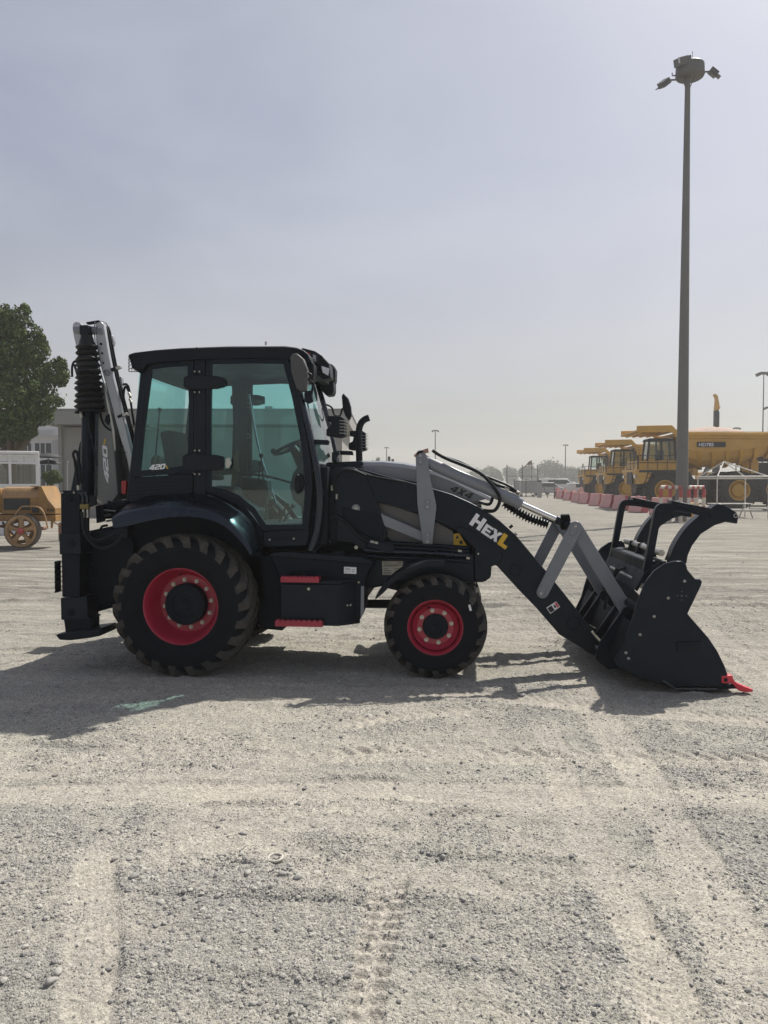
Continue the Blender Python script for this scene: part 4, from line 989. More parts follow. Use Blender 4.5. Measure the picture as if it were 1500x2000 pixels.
# ---- grapple bucket
BK = part('grapple_bucket'); NY, FY = -.10, 2.30
side = [(1201, 1288), (1211, 1274), (1225, 1246), (1234, 1214), (1246, 1175), (1261, 1137), (1278, 1115), (1299, 1101), (1317, 1096), (1332, 1096), (1340, 1102), (1343, 1113), (1358, 1131), (1367, 1130.5), (1371.5, 1136), (1370, 1143), (1343, 1199), (1363, 1222), (1384, 1246), (1402, 1273), (1416, 1302), (1421, 1317), (1424, 1337), (1402, 1341), (1319, 1341), (1290, 1336), (1255, 1327), (1207, 1303)]
for Yp, nm in ((NY, 'side_plate'), (FY-.04, 'side_plate')):
    p3 = [Vector((p.x, Yp, p.z)) for p in P(side, NY)]
    MB().prism(p3, (0, .04, 0)).build(nm, BLACK, BK, .006)
gb = lambda x, y, Y: Vector((at(x, y, NY).x, Y, at(x, y, NY).z))
# edge band along the plate's curved back (bare lit edge)
def shell(name, line, th, y0, y1, mt):
    pts = [gb(x, y, y0) for x, y in line]; off = []
    for i in range(len(pts)):
        a, c = pts[max(0, i-1)], pts[min(len(pts)-1, i+1)]; t = (c-a).normalized(); off.append(pts[i]+Vector((t.z, 0, -t.x))*th)
    return MB().prism(pts+off[::-1], (0, y1-y0, 0)).build(name, mt, BK, .003)
shell('floor_plate', [(1421, 1336), (1322, 1336), (1258, 1323), (1212, 1298)], .022, NY+.04, FY-.04, BLACKM)
shell('back_plate', [(1212, 1298), (1228, 1250), (1240, 1222)], .025, NY+.04, FY-.04, BLACKM)
shell('upper_back', [(1262, 1165), (1282, 1128), (1312, 1108)], .025, .3, 1.9, BLACKM)
MB().box(gb(1308, 1120, YC), (.20, 1.5, .13)).build('top_beam', BLACKM, BK, .02)
MB().cyl(gb(1262, 1200, NY+.04), gb(1262, 1200, FY-.04), .04, 14).build('cross_tube', BLACKM, BK)
MB().cyl(gb(1295, 1160, .6), gb(1295, 1160, 1.6), .05, 14).cyl(gb(1275, 1150, .6), gb(1275, 1150, 1.6), .022, 10).build('grapple_cylinder', STEEL, BK)
MB().cyl(gb(1322, 1090, .38), gb(1322, 1090, 1.82), .030, 16).build('hinge_tube', STEEL, BK)
for y in (.75, 1.1, 1.45): MB().prism([gb(1300, 1125, y), gb(1314, 1082, y), gb(1330, 1082, y), gb(1338, 1125, y)], (0, .03, 0)).build('hinge_ear', BLACK, BK, .006)
shell('wear_strip', [(1402, 1344), (1321, 1344), (1296, 1328)], -.014, NY-.006, NY+.05, mat('scuffed_steel', (.07, .072, .078), .5, metal=.3, var=.5, scale=25))
# cutting edge + teeth
MB().prism([gb(1400, 1338, NY), gb(1440, 1340, NY), gb(1440, 1345, NY), gb(1400, 1347, NY)], (0, FY-NY, 0)).build('cutting_edge', BLACKM, BK, .003)
tooth = [(1409, 1320), (1427, 1319), (1431, 1322), (1434, 1330), (1441, 1335), (1455, 1341), (1471, 1347), (1470, 1351), (1455, 1352), (1443, 1349), (1436, 1342), (1430, 1335), (1409, 1334)]
for i in range(6):
    y = NY-.008+i*(FY-NY-.065)/5
    p3 = [Vector((p.x, y, p.z)) for p in P(tooth, NY)]
    t_ = MB().prism(p3, (0, .075, 0)).build('tooth', TOOTH, BK, .006)
    if i == 0:
        MB().prism([Vector((p.x, y-.003, p.z)) for p in P([(1413.5, 1324), (1420, 1324), (1420, 1331), (1413.5, 1331)], NY)], (0, .004, 0)).build('tooth_pin', BLACKM, t_ if False else BK)
# bolts and fittings on the near plate
for x, y in ((1337, 1135), (1305, 1168), (1277.5, 1204), (1250, 1239.5), (1222.5, 1275), (1227.5, 1286)):
    p = at(x, y, NY); MB().lathe([(.0, .0125), (-.006, .012), (-.010, .007), (-.011, .001)], p, 14).build('bolt', STEEL, BK)
p = at(1331.5, 1163.5, NY); MB().lathe([(.002, .062), (-.003, .062), (-.003, .05), (.002, .05)], p, 30).build('fitting_ring', BLACK, BK)
m = MB().cyl(p+Vector((0, -.008, 0)), p, .010, 10)
for i in range(4):
    a = i*math.pi/2; q = p+Vector((math.cos(a)*.036, 0, math.sin(a)*.036)); m.cyl(q+Vector((0, -.006, 0)), q, .007, 8)
m.build('fitting_bolt', MATS['grey_plastic'], BK)
plate('maker_plate', [(1322, 1254.5), (1372, 1253), (1374, 1269), (1323.5, 1271.5)], NY-.018, .018, BLACK, BK, .005)
o_, x_ = at(1329, 1268.5, NY-.0185), at(1369, 1266.5, NY-.0185)
text_part('plate_lettering', 'FEKO', o_, x_-o_, (0.03, 0, 1), .062, BLACKM, BK, .01)
# coupler plates on the bucket back
coup = [(1160, 1284), (1170, 1252), (1216, 1186), (1240, 1175), (1250, 1190), (1232, 1262), (1215, 1303), (1185, 1304)]
for Yp in (.40, .70, 1.46, 1.76):
    p3 = [Vector((p.x, Yp, p.z)) for p in P(coup, .45)]
    MB().prism(p3, (0, .03, 0)).build('coupler_plate', BLACK, BK, .005)
MB().cyl(at(1166, 1268, .5)+Vector((0, -.08, 0)), at(1166, 1268, .5)+Vector((0, 1.35, 0)), .025, 14).build('coupler_pin', BLACKM, BK)
MB().tube(P([(1156, 1233), (1164, 1243), (1172, 1252)], .52), .010, 8).build('locking_pin', CREAM, BK)
MB().tube(crom(P([(1150, 1222), (1168, 1230), (1190, 1215), (1200, 1180), (1196, 1140), (1205, 1110)], .85), 5), .016, 8).build('hose', HOSE, BK)
MB().tube(crom(P([(1180, 1190), (1190, 1150), (1205, 1118), (1222, 1108)], 1.0), 5), .014, 8).build('hose', HOSE, BK)
# grapple arms, near and far
g_out = [(1304, 1096), (1309, 1084), (1314, 1070), (1324, 1052), (1340, 1030), (1362, 1010), (1385, 995), (1397, 986.5), (1404, 984), (1413, 985), (1426, 993), (1438, 1000.5), (1443, 1007)]
g_in = [(1440, 1023), (1417, 1019.5), (1396, 1026), (1369, 1043), (1352, 1066), (1344, 1084), (1341, 1100), (1330, 1112), (1308, 1112)]
GY_ = .40
for Yp in (GY_, 2*YC-GY_-.05):
    gp = part('grapple_arm', BH)
    p3 = [Vector((p.x, Yp, p.z)) for p in P(g_out+g_in, GY_)]
    MB().prism(p3, (0, .045, 0)).build('arm_plate', BLACK, gp, .006)
    m = MB(); fl = crom([Vector((p.x, Yp+.022, p.z)) for p in P(g_out[:8], GY_)], 3)
    for a, c in zip(fl[:-1], fl[1:]): m.bar(a+Vector((0, 0, .004)), c+Vector((0, 0, .004)), .13, .012)
    m.build('arm_flange', BLACK, gp)
    p = Vector((at(1436.5, 1007, GY_).x, Yp, at(1436.5, 1007, GY_).z))
    MB().lathe([(-.008, .020), (-.010, .016), (-.008, .012), (.055, .012), (.055, .020)], p, 18).build('pin_bush', STEEL, gp)
    for x, y in ((1411, 1000), (1391, 1010)):
        p = Vector((at(x, y, GY_).x, Yp, at(x, y, GY_).z)); MB().cyl(p+Vector((0, -.004, 0)), p, .016, 12).build('plug', BLACKM, gp)
# guard bars
for Yp in (.33, 2*YC-.33-.06):
    q = lambda x, y: Vector((at(x, y, .33).x, Yp+.03, at(x, y, .33).z))
    gp = part('guard_bar', BH)
    pth = crom([q(1259, 1140), q(1270, 1085), q(1280, 1030), q(1285, 1003)], 3)+crom([q(1287, 996), q(1291, 991), q(1298, 989.5)], 4)+[q(1320, 991), q(1352, 996), q(1388, 1004)]
    m = MB()
    up = Vector((0, 1, 0)); rows = []
    for i, p in enumerate(pth):
        t = (pth[min(i+1, len(pth)-1)]-pth[max(0, i-1)]).normalized(); nrm = t.cross(up).normalized()
        rows.append([p+up*.03+nrm*.032, p-up*.03+nrm*.032, p-up*.03-nrm*.032, p+up*.03-nrm*.032])
    m.loft(rows, close=True); k = len(rows); m.f += [(0, 1, 2, 3), (4*k-4, 4*k-3, 4*k-2, 4*k-1)]
    m.build('bar_tube', BLACK, gp, .004)
    a, c = q(1309, 982), q(1388, 998)
    m = MB().bar(a, c, .13, .045); m.build('top_plate', BLACK, gp, .004)

# ---- front mudguards
mg = [(733, 1170), (745, 1150), (765, 1128), (790, 1112), (815, 1104), (840, 1100), (868, 1102)]
mgb = [(733, 1171), (750, 1157), (770, 1136), (795, 1119), (818, 1111), (842, 1107), (868, 1108)]
A = crom(P(mg, .15), 4); B = crom(P(mgb, .15), 4); rows = []
for a, c in zip(A, B):
    rows.append([a, c, c+Vector((0, .02, 0)), a+Vector((0, .06, -.01)), a+Vector((0, .32, -.005)), a+Vector((0, .32, .012)), a+Vector((0, .05, .02))])
for mir in (0, 1):
    m = MB().loft(rows, close=True); k = 7; nn = len(rows); m.f += [tuple(range(k)), tuple(range((nn-1)*k, nn*k))]
    if mir: m.v = [(x, 2*YC-y, z) for x, y, z in m.v]
    m.build('front_mudguard', PLASTIC, BH, ang=45)
MB().tube(P([(792, 1110), (775, 1122), (762, 1135)], .34), .02, 10).build('mudguard_stay', BLACK, BH)
MB().cyl(at(792, 1105, .30), at(792, 1105, .60), .03, 12).build('mudguard_mount', BLACK, BH)
# ---- hoses at the cab corner
for pts, Y, r in (([(648, 1062), (632, 1045), (630, 1022), (640, 1010), (660, 1010), (680, 1025), (700, 1048), (716, 1058), (740, 1062)], .50, .016), ([(655, 1062), (655, 1000), (654, 940), (660, 925), (680, 916), (715, 926), (730, 931), (790, 942)], .545, .012), ([(650, 955), (652, 935), (668, 919), (690, 919), (715, 929)], .53, .012), ([(628, 1047), (628, 1063), (620, 1070)], .45, .014)):
    MB().tube(crom(P(pts, Y), 5), r, 10).build('hose', HOSE, BH)
for x, y, Y in ((629, 1043, .49), (648, 953, .53), (657, 970, .53)): MB().cyl(at(x, y-5, Y), at(x, y+5, Y), .014, 8).build('hose_fitting', STEEL, BH)
# ---- stabiliser legs (near and far)
def both2(name, pts, Y, th, mt, parent, bev=.008):
    for mir in (0, 1):
        b = MB().prism(P(pts, Y), (0, th, 0))
        if mir: b.v = [(x, 2*YC-y, z) for x, y, z in b.v]
        b.build(name, mt, parent[mir], bev)
st_ = [part('stabiliser'), part('far_stabiliser')]
both2('outer_sleeve', [(118, 958), (156, 958), (156, 1166), (121, 1166)], .14, .20, BLACKM, st_)
both2('collar', [(115, 1042), (157, 1042), (158, 1083), (116, 1083)], .125, .23, BLACK, st_)
both2('lower_collar', [(118, 1168), (170, 1165), (171, 1206), (176, 1207), (176, 1210), (119, 1211)], .125, .23, BLACK, st_)
both2('inner_leg', [(124, 1210), (178, 1206), (178, 1232), (128, 1236)], .15, .18, BLACKM, st_)
both2('foot_pad', [(108, 1240), (128, 1236), (196, 1228), (198, 1231), (196, 1242), (176, 1246), (138, 1251), (116, 1250)], .06, .34, BLACK, st_)
for x, y, r, dd in ((134, 966, 0, 0), (138, 1062, .04, 1), (138, 1197, .036, 1), (134, 974, .03, 1)):
    if r: 
        p = at(x, y, .125); MB().lathe([(.02, r), (-.012, r), (-.014, r-.004), (-.014, r*.5), (-.008, r*.45), (-.008, .001)], p, 24).build('pin_cap', BLACKM, st_[0])
for x, y in ((122, 962), (145, 962)):
    p = at(x, y, .14); MB().cyl(p+Vector((0, -.01, 0)), p, .009, 10).build('bolt', STEEL, st_[0])
m = MB()
for i in range(7): m.box(at(114, 1098+i*9.5, .25), (.03, .10, .008))
m.box(at(113, 1126, .25), (.010, .10, .30)); m.build('tail_guard', PLASTIC, st_[0])
# rear frame
rf = part('rear_frame')
plate('frame_plate', [(158, 1040), (245, 1022), (260, 1060), (262, 1150), (214, 1185), (178, 1186), (160, 1165)], .38, .05, BLACKM, rf, .008, mirror=True)
plate('frame_beam', [(156, 1042), (250, 1030), (250, 1052), (156, 1064)], .34, 1.52, BLACK, rf, .01)
plate('lower_beam', [(156, 1130), (230, 1120), (230, 1170), (190, 1185), (156, 1165)], .36, 1.48, BLACKM, rf, .01)
plate('tow_lug', [(162, 1102), (172, 1100), (182, 1106), (185, 1116), (181, 1128), (170, 1135), (162, 1138)], .335, .03, BLACK, rf, .006)
p = at(172, 1115, .335); MB().cyl(p+Vector((0, -.004, 0)), p, .03, 18).build('lug_hole', PLASTIC, rf)
MB().tube(P([(165, 1192), (190, 1188), (226, 1178)], .4), .035, 10).build('stay', BLACK, rf)
for x, y in ((172, 1077), (175, 1168)):
    p = at(x, y, .38); MB().cyl(p+Vector((0, -.01, 0)), p, .010, 10).build('bolt', STEEL, rf)
# valve gear behind the fender
vg = part('valve_gear')
plate('valve_block', [(200, 985), (250, 975), (250, 1000), (232, 1012), (205, 1014)], .60, .4, BLACK, vg, .01)
MB().cyl(at(196, 993, .55), at(224, 989, .55), .035, 14).cyl(at(222, 990, .56), at(246, 984, .56), .028, 14).build('valve_spool', BLACKM, vg)
for a, c in (((203, 996), (226, 998)), ((200, 1008), (216, 1005)), ((208, 1018), (222, 1015)), ((190, 976), (200, 984))):
    MB().cyl(at(*a, .5), at(*c, .5), .009, 8).build('valve_rod', STEEL, vg)
plate('valve_bracket', [(186, 988), (198, 986), (200, 1018), (188, 1022)], .45, .08, BLACK, vg, .006)
m = MB().tube(crom(P([(211, 980), (219, 984), (224, 994)], .5), 4), .014, 8); m.build('spool_lever', PLASTIC, vg)
for pts, Y, r in (([(160, 1000), (163, 1030), (172, 1052), (190, 1068), (210, 1070), (228, 1060), (240, 1045)], .12, .015), ([(168, 1000), (170, 1035), (180, 1052), (196, 1055), (222, 1045)], .14, .013), ([(196, 1034), (200, 1028), (210, 1026)], .3, .012)):
    MB().tube(crom(P(pts, Y), 5), r, 8).build('hose', HOSE, vg)
for x in (162, 170):
    m = MB().tube(crom(P([(x-10, 962), (x-3, 964), (x, 972), (x, 982)], .13), 4), .013, 8); m.build('hose_elbow', GLOSSB, vg)
    MB().box(at(x, 989, .13), (.045, .04, .05)).build('hose_fitting', mat('brass_%d' % x, (.16, .13, .05), .4, metal=.8, var=.2), vg, .006)
    MB().cyl(at(x+1, 995, .13), at(x+1.5, 1011, .13), .011, 8).build('hose_end', STEEL, vg)

# ---- backhoe tower, boom, dipper
bo = part('backhoe_boom')
plate('swing_tower', [(154, 866), (164, 845), (170, 800), (197, 800), (195, 870), (190, 985), (150, 1000), (134, 975)], .98, .20, BLACK, bo, .015)
MB().cyl(at(171, 800, .84), at(168, 968, .84), .058, 18).build('boom_cylinder', BLACK, bo)
MB().cyl(at(191, 798, .90), at(189, 968, .90), .050, 18).build('boom_cylinder', GLOSSB, bo)
MB().cyl(at(181, 800, .94), at(179, 850, .94), .016, 10).build('cylinder_rod', CHROME, bo)
MB().tube(P([(168, 808), (180, 860), (189, 910)], .74), .008, 8).build('pipe', BLACK, bo)
MB().tube(crom(P([(152, 946), (146, 900), (143, 890), (145, 882), (150, 883), (154, 900), (160, 945)], .72), 5), .014, 8).build('hose', HOSE, bo)
MB().cyl(at(153, 948, .72), at(154, 957, .72), .018, 8).build('hose_fitting', STEEL, bo)
MB().cyl(at(158, 800, .76), at(160, 816, .76), .020, 10).build('hose_fitting', STEEL, bo)
# bellows cover
m = MB(); prof = []
a0, a1 = at(169, 655, .80), at(176, 806, .80); L = (a1-a0).length; nb = 13
ring_n = 20; rows = []
ax = (a1-a0).normalized(); u = Vector((0, 1, 0)); w = ax.cross(u).normalized()
rr_ = random.Random(3)
for i in range(nb*4+1):
    t = i/(nb*4); bse = .085+.045*t; ph = (i % 4)
    r = bse+(.018+.010*t)*(1, .45, -.6, .45)[ph]
    if t < .12: r = .055+.2*t
    c = a0+(a1-a0)*t+u*rr_.uniform(-.004, .004)
    tilt = rr_.uniform(-.10, .10)
    rows.append([c+(u*math.cos(k*2*math.pi/ring_n)+w*math.sin(k*2*math.pi/ring_n))*r*(1+.04*math.sin(k*1.7+i*.5))+ax*(tilt*.10*math.sin(k*2*math.pi/ring_n+i)) for k in range(ring_n)])
m.loft(rows, close=True); m.build('cylinder_bellows', BELLOW, bo, ang=60)
ear = [(141, 640), (142, 632), (147, 628), (154, 629), (160, 634), (164, 642), (166, 700), (172, 770), (164, 770), (156, 715), (149, 680), (143, 655)]
plate('dipper_ear', ear, .98, .05, SILVER, bo, .01)
MB().cyl(at(148, 644, .92), at(190, 646, .84), .042, 16).build('ear_tube', GREY, bo)
MB().box(at(168, 646, .80), (.10, .10, .10)).build('clevis', BLACK, bo, .012)
MB().bar(at(171, 632, .86), at(196, 628, .86), .06, .02).build('top_bracket', BLACKM, bo, .004)
boom = [(199, 745), (207, 790), (218, 840), (224, 890), (231, 965), (217, 984), (189, 984), (188, 910), (190, 840), (194, 775)]
plate('boom_plate', boom, .86, .22, mat('boom_grey_paint', (0.150, 0.155, 0.155), .4, var=.08, scale=3, dust=.06), bo, .01)
plate('boom_back', [(205, 790), (218, 800), (232, 840), (256, 920), (250, 975), (225, 975), (222, 890)], 1.02, .12, mat('boom_back_grey', (0.02, 0.018, 0.018), .45, var=.1), bo, .008)  # much darker grey than the boom plate
dip = [(186, 634), (187, 628.5), (191, 626.5), (197, 627), (202, 634), (206, 660), (211, 690), (220, 735), (231, 780), (241, 815), (251, 855), (260, 895), (268, 930), (262, 945), (252, 925), (248, 900), (237, 864), (225, 822), (216.5, 790), (208, 757), (199, 726), (192, 700), (187, 668)]
plate('dipper', dip, .84, .07, SILVER, bo, .012)
plate('dipper_far_plate', [(x+4, y) for x, y in dip], 1.02, .06, BLACKM, bo, .012)
for x, y, r in ((196, 647, .035), (200, 690, .009), (202, 709, .009), (205, 725, .010), (209.5, 728, .034), (197.5, 672, .012)):
    p = at(x, y, .84); MB().lathe([(.01, r), (-.010, r), (-.012, r*.8), (-.012, r*.55), (-.006, r*.5), (-.006, .001)], p, 20).build('pin', GREY if r > .02 else BLACKM, bo)
m = MB().tube(crom(P([(186, 628), (184.5, 645), (188, 690), (196, 725), (206, 760), (220, 806)], .832), 4), .006, 6); m.build('dipper_edge_weld', GREY, bo)
for k, (dx, Y) in enumerate(((0, .90), (5, .98), (9, 1.06))):
    MB().tube(crom(P([(192+dx*.5, 629), (203+dx, 640), (213+dx, 690), (222+dx, 735), (236+dx, 790), (246+dx, 830), (256+dx, 870), (264+dx, 910)], Y), 4), .013, 8).build('hose', HOSE, bo)
for x, y in ((225, 721), (238, 813)):
    MB().bar(at(x-7, y+2, .86), at(x+8, y-4, .86), .05, .03).build('hose_clamp', BLACK, bo, .004)
    MB().box(at(x+7, y-3, .85), (.05, .05, .03), Euler((0, R(-20), 0)).to_matrix()).build('clamp_plate', STEEL, bo, .003)
plate('dipper_lug', [(214, 652), (219, 655), (222, 668), (219, 676), (214, 672)], 1.05, .06, SILVER, bo, .006)
plate('dipper_lug', [(230, 734), (237, 736), (239, 758), (233, 765), (229, 750)], 1.05, .06, SILVER, bo, .006)
for pts in ([(240, 751), (248, 751), (252, 760), (256, 790), (262, 830)], [(241, 800), (242, 765), (246, 755), (251, 764)], [(141, 736), (141, 716), (146, 706), (153, 712), (153, 732)], [(145, 712), (150, 728), (155, 745)]):
    MB().tube(crom(P(pts, .95 if pts[0][0] > 200 else .82), 5), .012, 8).build('hose', HOSE, bo)
for x, y in ((253, 770), (255, 782), (249, 858), (253, 888)): MB().cyl(at(x-2, y-3, .9), at(x+2, y+4, .9), .014, 8).build('hose_fitting', STEEL, bo)
plate('boom_hook', [(206, 812), (212, 808), (214, 822), (210, 831), (204, 822)], .84, .03, BLACKM, bo, .006)
m = MB().tube(crom(P([(197, 792), (196, 810), (203, 830), (216, 841)], .85), 5), .010, 6); m.build('boom_bead', BLACKM, bo)
# "420" up the boom, yellow slash, model script on the dipper
m = MB(); Yb = .857
glyph(m, '4', (213.2, 946), (212.2, 922.5), (203.8, 937), Yb); glyph(m, '2', (212, 920.5), (210.6, 896.5), (202.2, 917), Yb); glyph(m, '0', (210.2, 894.5), (209, 872), (200.6, 891), Yb)
m.build('boom_lettering', WHITE, BH)
m = MB(); m.prism(P([(201.5, 868), (204.5, 868), (206.5, 857), (204, 857)], Yb), (0, .002, 0)); m.build('boom_slash', YEL, BH)
o_, x_ = at(240.5, 869, .837), at(254, 926, .837)
text_part('dipper_lettering', 'SuperMaster', o_, x_-o_, (x_-o_).cross(Vector((0, 1, 0)))*-1, .075, INK, BH, .0)
plate('tail_light', [(237, 939), (247, 939), (245, 966), (237, 964)], .50, .04, REDL, BH, .004)
# ================================================================ SURROUNDINGS
CONC = mat('pole_grey', (0.15, 0.15, 0.145), .7, var=.12, scale=1.2, bump=.1, bscale=20)
TYEL = mat('truck_yellow', (0.56, 0.31, 0.04), .5, var=.15, scale=.8, dust=.35, dustc=(.45, .34, .19))
TYEL2 = mat('truck_yellow_bright', (0.60, 0.33, 0.03), .45, var=.12, scale=1.5, dust=.2, dustc=(.33, .25, .15))
TDARK = mat('truck_dark', (0.012, 0.013, 0.016), .6, var=.3, scale=2, dust=.06)
TTYRE = mat('truck_tyre', (0.022, 0.022, 0.023), .85, var=.3, scale=2, dust=.35, dustc=(.16, .15, .13))
SAND = mat('sand_load', (0.40, 0.30, 0.24), .95, var=.25, scale=1.5, bump=.4, bscale=6)
TUBEW = mat('white_painted_tube', (0.55, 0.53, 0.48), .5, var=.2, scale=5)
REDW = mat('red_band_paint', (0.42, 0.06, 0.06), .5, var=.2, scale=5, dust=.2)
WPAINT = mat('white_band_paint', (0.62, 0.57, 0.48), .5, var=.2, scale=5, dust=.2)
GALV = mat('galvanised_steel', (0.30, 0.31, 0.32), .5, metal=.3, var=.15, scale=4)
FAINT = mat('mast_grey', (0.11, 0.11, 0.112), .6, var=.1)
DGLASS = mat('dark_window_glass', (0.02, 0.03, 0.04), .08, var=.1)
def base_at(px, d): p = dep(px, 945, d); p.z = 0; return p

# ---- flood light masts
def mast(px, ytop, d, r0, r1, label, arms=2, big=False):
    b0 = base_at(px, d); top = dep(px, ytop, d); H = top.z; setoff(b0)
    t = tag(empty('light_mast', b0, rz=PSI), label, 'light mast', 'flood light masts'); setoff((0, 0, 0))
    MB().tube([(0, 0, 0), (0, 0, H*.5), (0, 0, H)], [r0, (r0+r1)/2, r1], 16 if big else 8).build('pole', CONC if big else FAINT, t)
    if not big:
        MB().box((0, 0, H), (H*.06, H*.03, H*.02)).build('head_frame', FAINT, t)
        for s in (-1, 1):
            MB().box((s*H*.045, 0, H-.1*H*.1), (H*.03, H*.03, H*.025), Euler((0, R(25*s), 0)).to_matrix()).build('floodlight', FAINT, t)
    return t, H
t, MH = mast(1332, 150, 36, .29, .115, 'tall grey flood light mast rising behind the grapple bucket', big=True)
mp_ = 36/F
MB().lathe([(-.62, .001), (-.62, .60), (-.55, .64), (-.10, .62), (0, .50), (.12, .25), (.16, .001)], (.10, 0, MH+.60), 24, 'Z').build('lamp_hood', FAINT, t)
MB().box((-.38, -.35, MH+.50), (.60, .5, .34), Euler((R(14), R(-18), R(10))).to_matrix()).build('lamp_box', FAINT, t, .02)
MB().box((-.44, -.60, MH+.47), (.50, .03, .24), Euler((R(14), R(-18), R(10))).to_matrix()).build('lamp_glass', LAMP, t)
MB().cyl((.20, 0, MH+.7), (.20, 0, MH+1.15), .012, 6).build('lightning_rod', FAINT, t)
for s, dz in ((1, .02), (-1, -.30)):
    MB().tube([(0, 0, MH-.1), (s*.35, -.1, MH+.12+dz), (s*.95, -.1, MH+.16+dz*1.2)], .04, 8).build('bracket_arm', FAINT, t)
    MB().box((s*1.12, -.12, MH+.10+dz*1.5), (.40, .5, .26), Euler((R(20), R(38*s), 0)).to_matrix()).build('floodlight', FAINT, t, .02)
    MB().box((s*1.18, -.20, MH-.02+dz*1.5), (.52, .6, .03), Euler((R(20), R(38*s), 0)).to_matrix()).build('floodlight_visor', FAINT, t)
    MB().tube([(0, 0, MH-.75), (s*.32, -.05, MH+.05)], .018, 6).build('stay', FAINT, t)
MB().tube([(0, 0, MH-.15), (-.3, -.1, MH+.02), (-.75, -.1, MH), (-.75, -.1, MH+.12)], .03, 6).build('camera_arm', FAINT, t)
MB().lathe([(0, .36), (.05, .36), (.05, .28)], (0, 0, 0), 16, 'Z').build('base_flange', GALV, t)
for px, yt, d, lb in ((850, 841, 190, 'far flood light mast standing above the loader hood'), (755, 874, 260, 'far flood light mast just right of the exhaust stack'), (1104, 869, 230, 'far flood light mast left of the dump trucks'), (1437, 836, 170, 'flood light mast behind the dump truck tailgate'), (1040, 905, 300, 'short faint flood light mast above the far trees'), (1488, 729, 105, 'flood light mast at the right edge of the picture'), (1499, 796, 120, 'second mast at the very right edge, mostly cut off')):
    mast(px, yt, d, .20*d/180, .10*d/180, lb)

# ---- dump trucks (local: +x forward, -y nearest side)
def truck_wheel(name, parent, x, y0, y1, deep):
    Rr, W_ = 1.33, abs(y1-y0); s = 1 if y1 > y0 else -1
    w = empty(name, (x, y0, Rr), parent)
    pr = [(.10, .66), (.03, .74), (.0, .95), (.03, 1.15), (.12, 1.27), (W_*.5, 1.30), (W_-.12, 1.27), (W_-.03, 1.15), (W_, .95), (W_-.1, .66)]
    MB().lathe([(s*a, r) for a, r in pr], (0, 0, 0), 40).build('tyre', TTYRE, w)
    m = MB(); nl = 26
    for i in range(nl):
        a = 2*math.pi*i/nl
        for k, (ya, yb) in enumerate(((.04, W_*.5), (W_*.5, W_-.04))):
            aa = a+k*math.pi/nl; rot = Euler((0, -aa, 0)).to_matrix() @ Euler((R(18 if k else -18), 0, 0)).to_matrix()
            c = Vector((math.cos(aa)*1.285, s*(ya+yb)/2, math.sin(aa)*1.285)); m.box(c, (.10, (yb-ya)*.96, .19), rot)
    m.build('tread', TTYRE, w)
    if deep is not None:
        MB().lathe([(s*.10, .68), (s*.03, .72), (s*.03, .66), (s*.12, .60), (s*(deep-.05), .56), (s*deep, .50), (s*deep, .40)], (0, 0, 0), 32).build('rim', TYEL, w)
        MB().lathe([(s*(deep+.02), .46), (s*(deep-.14), .43), (s*(deep-.16), .30), (s*(deep-.16), .001)], (0, 0, 0), 28).build('hub', TYEL2, w)
    return w
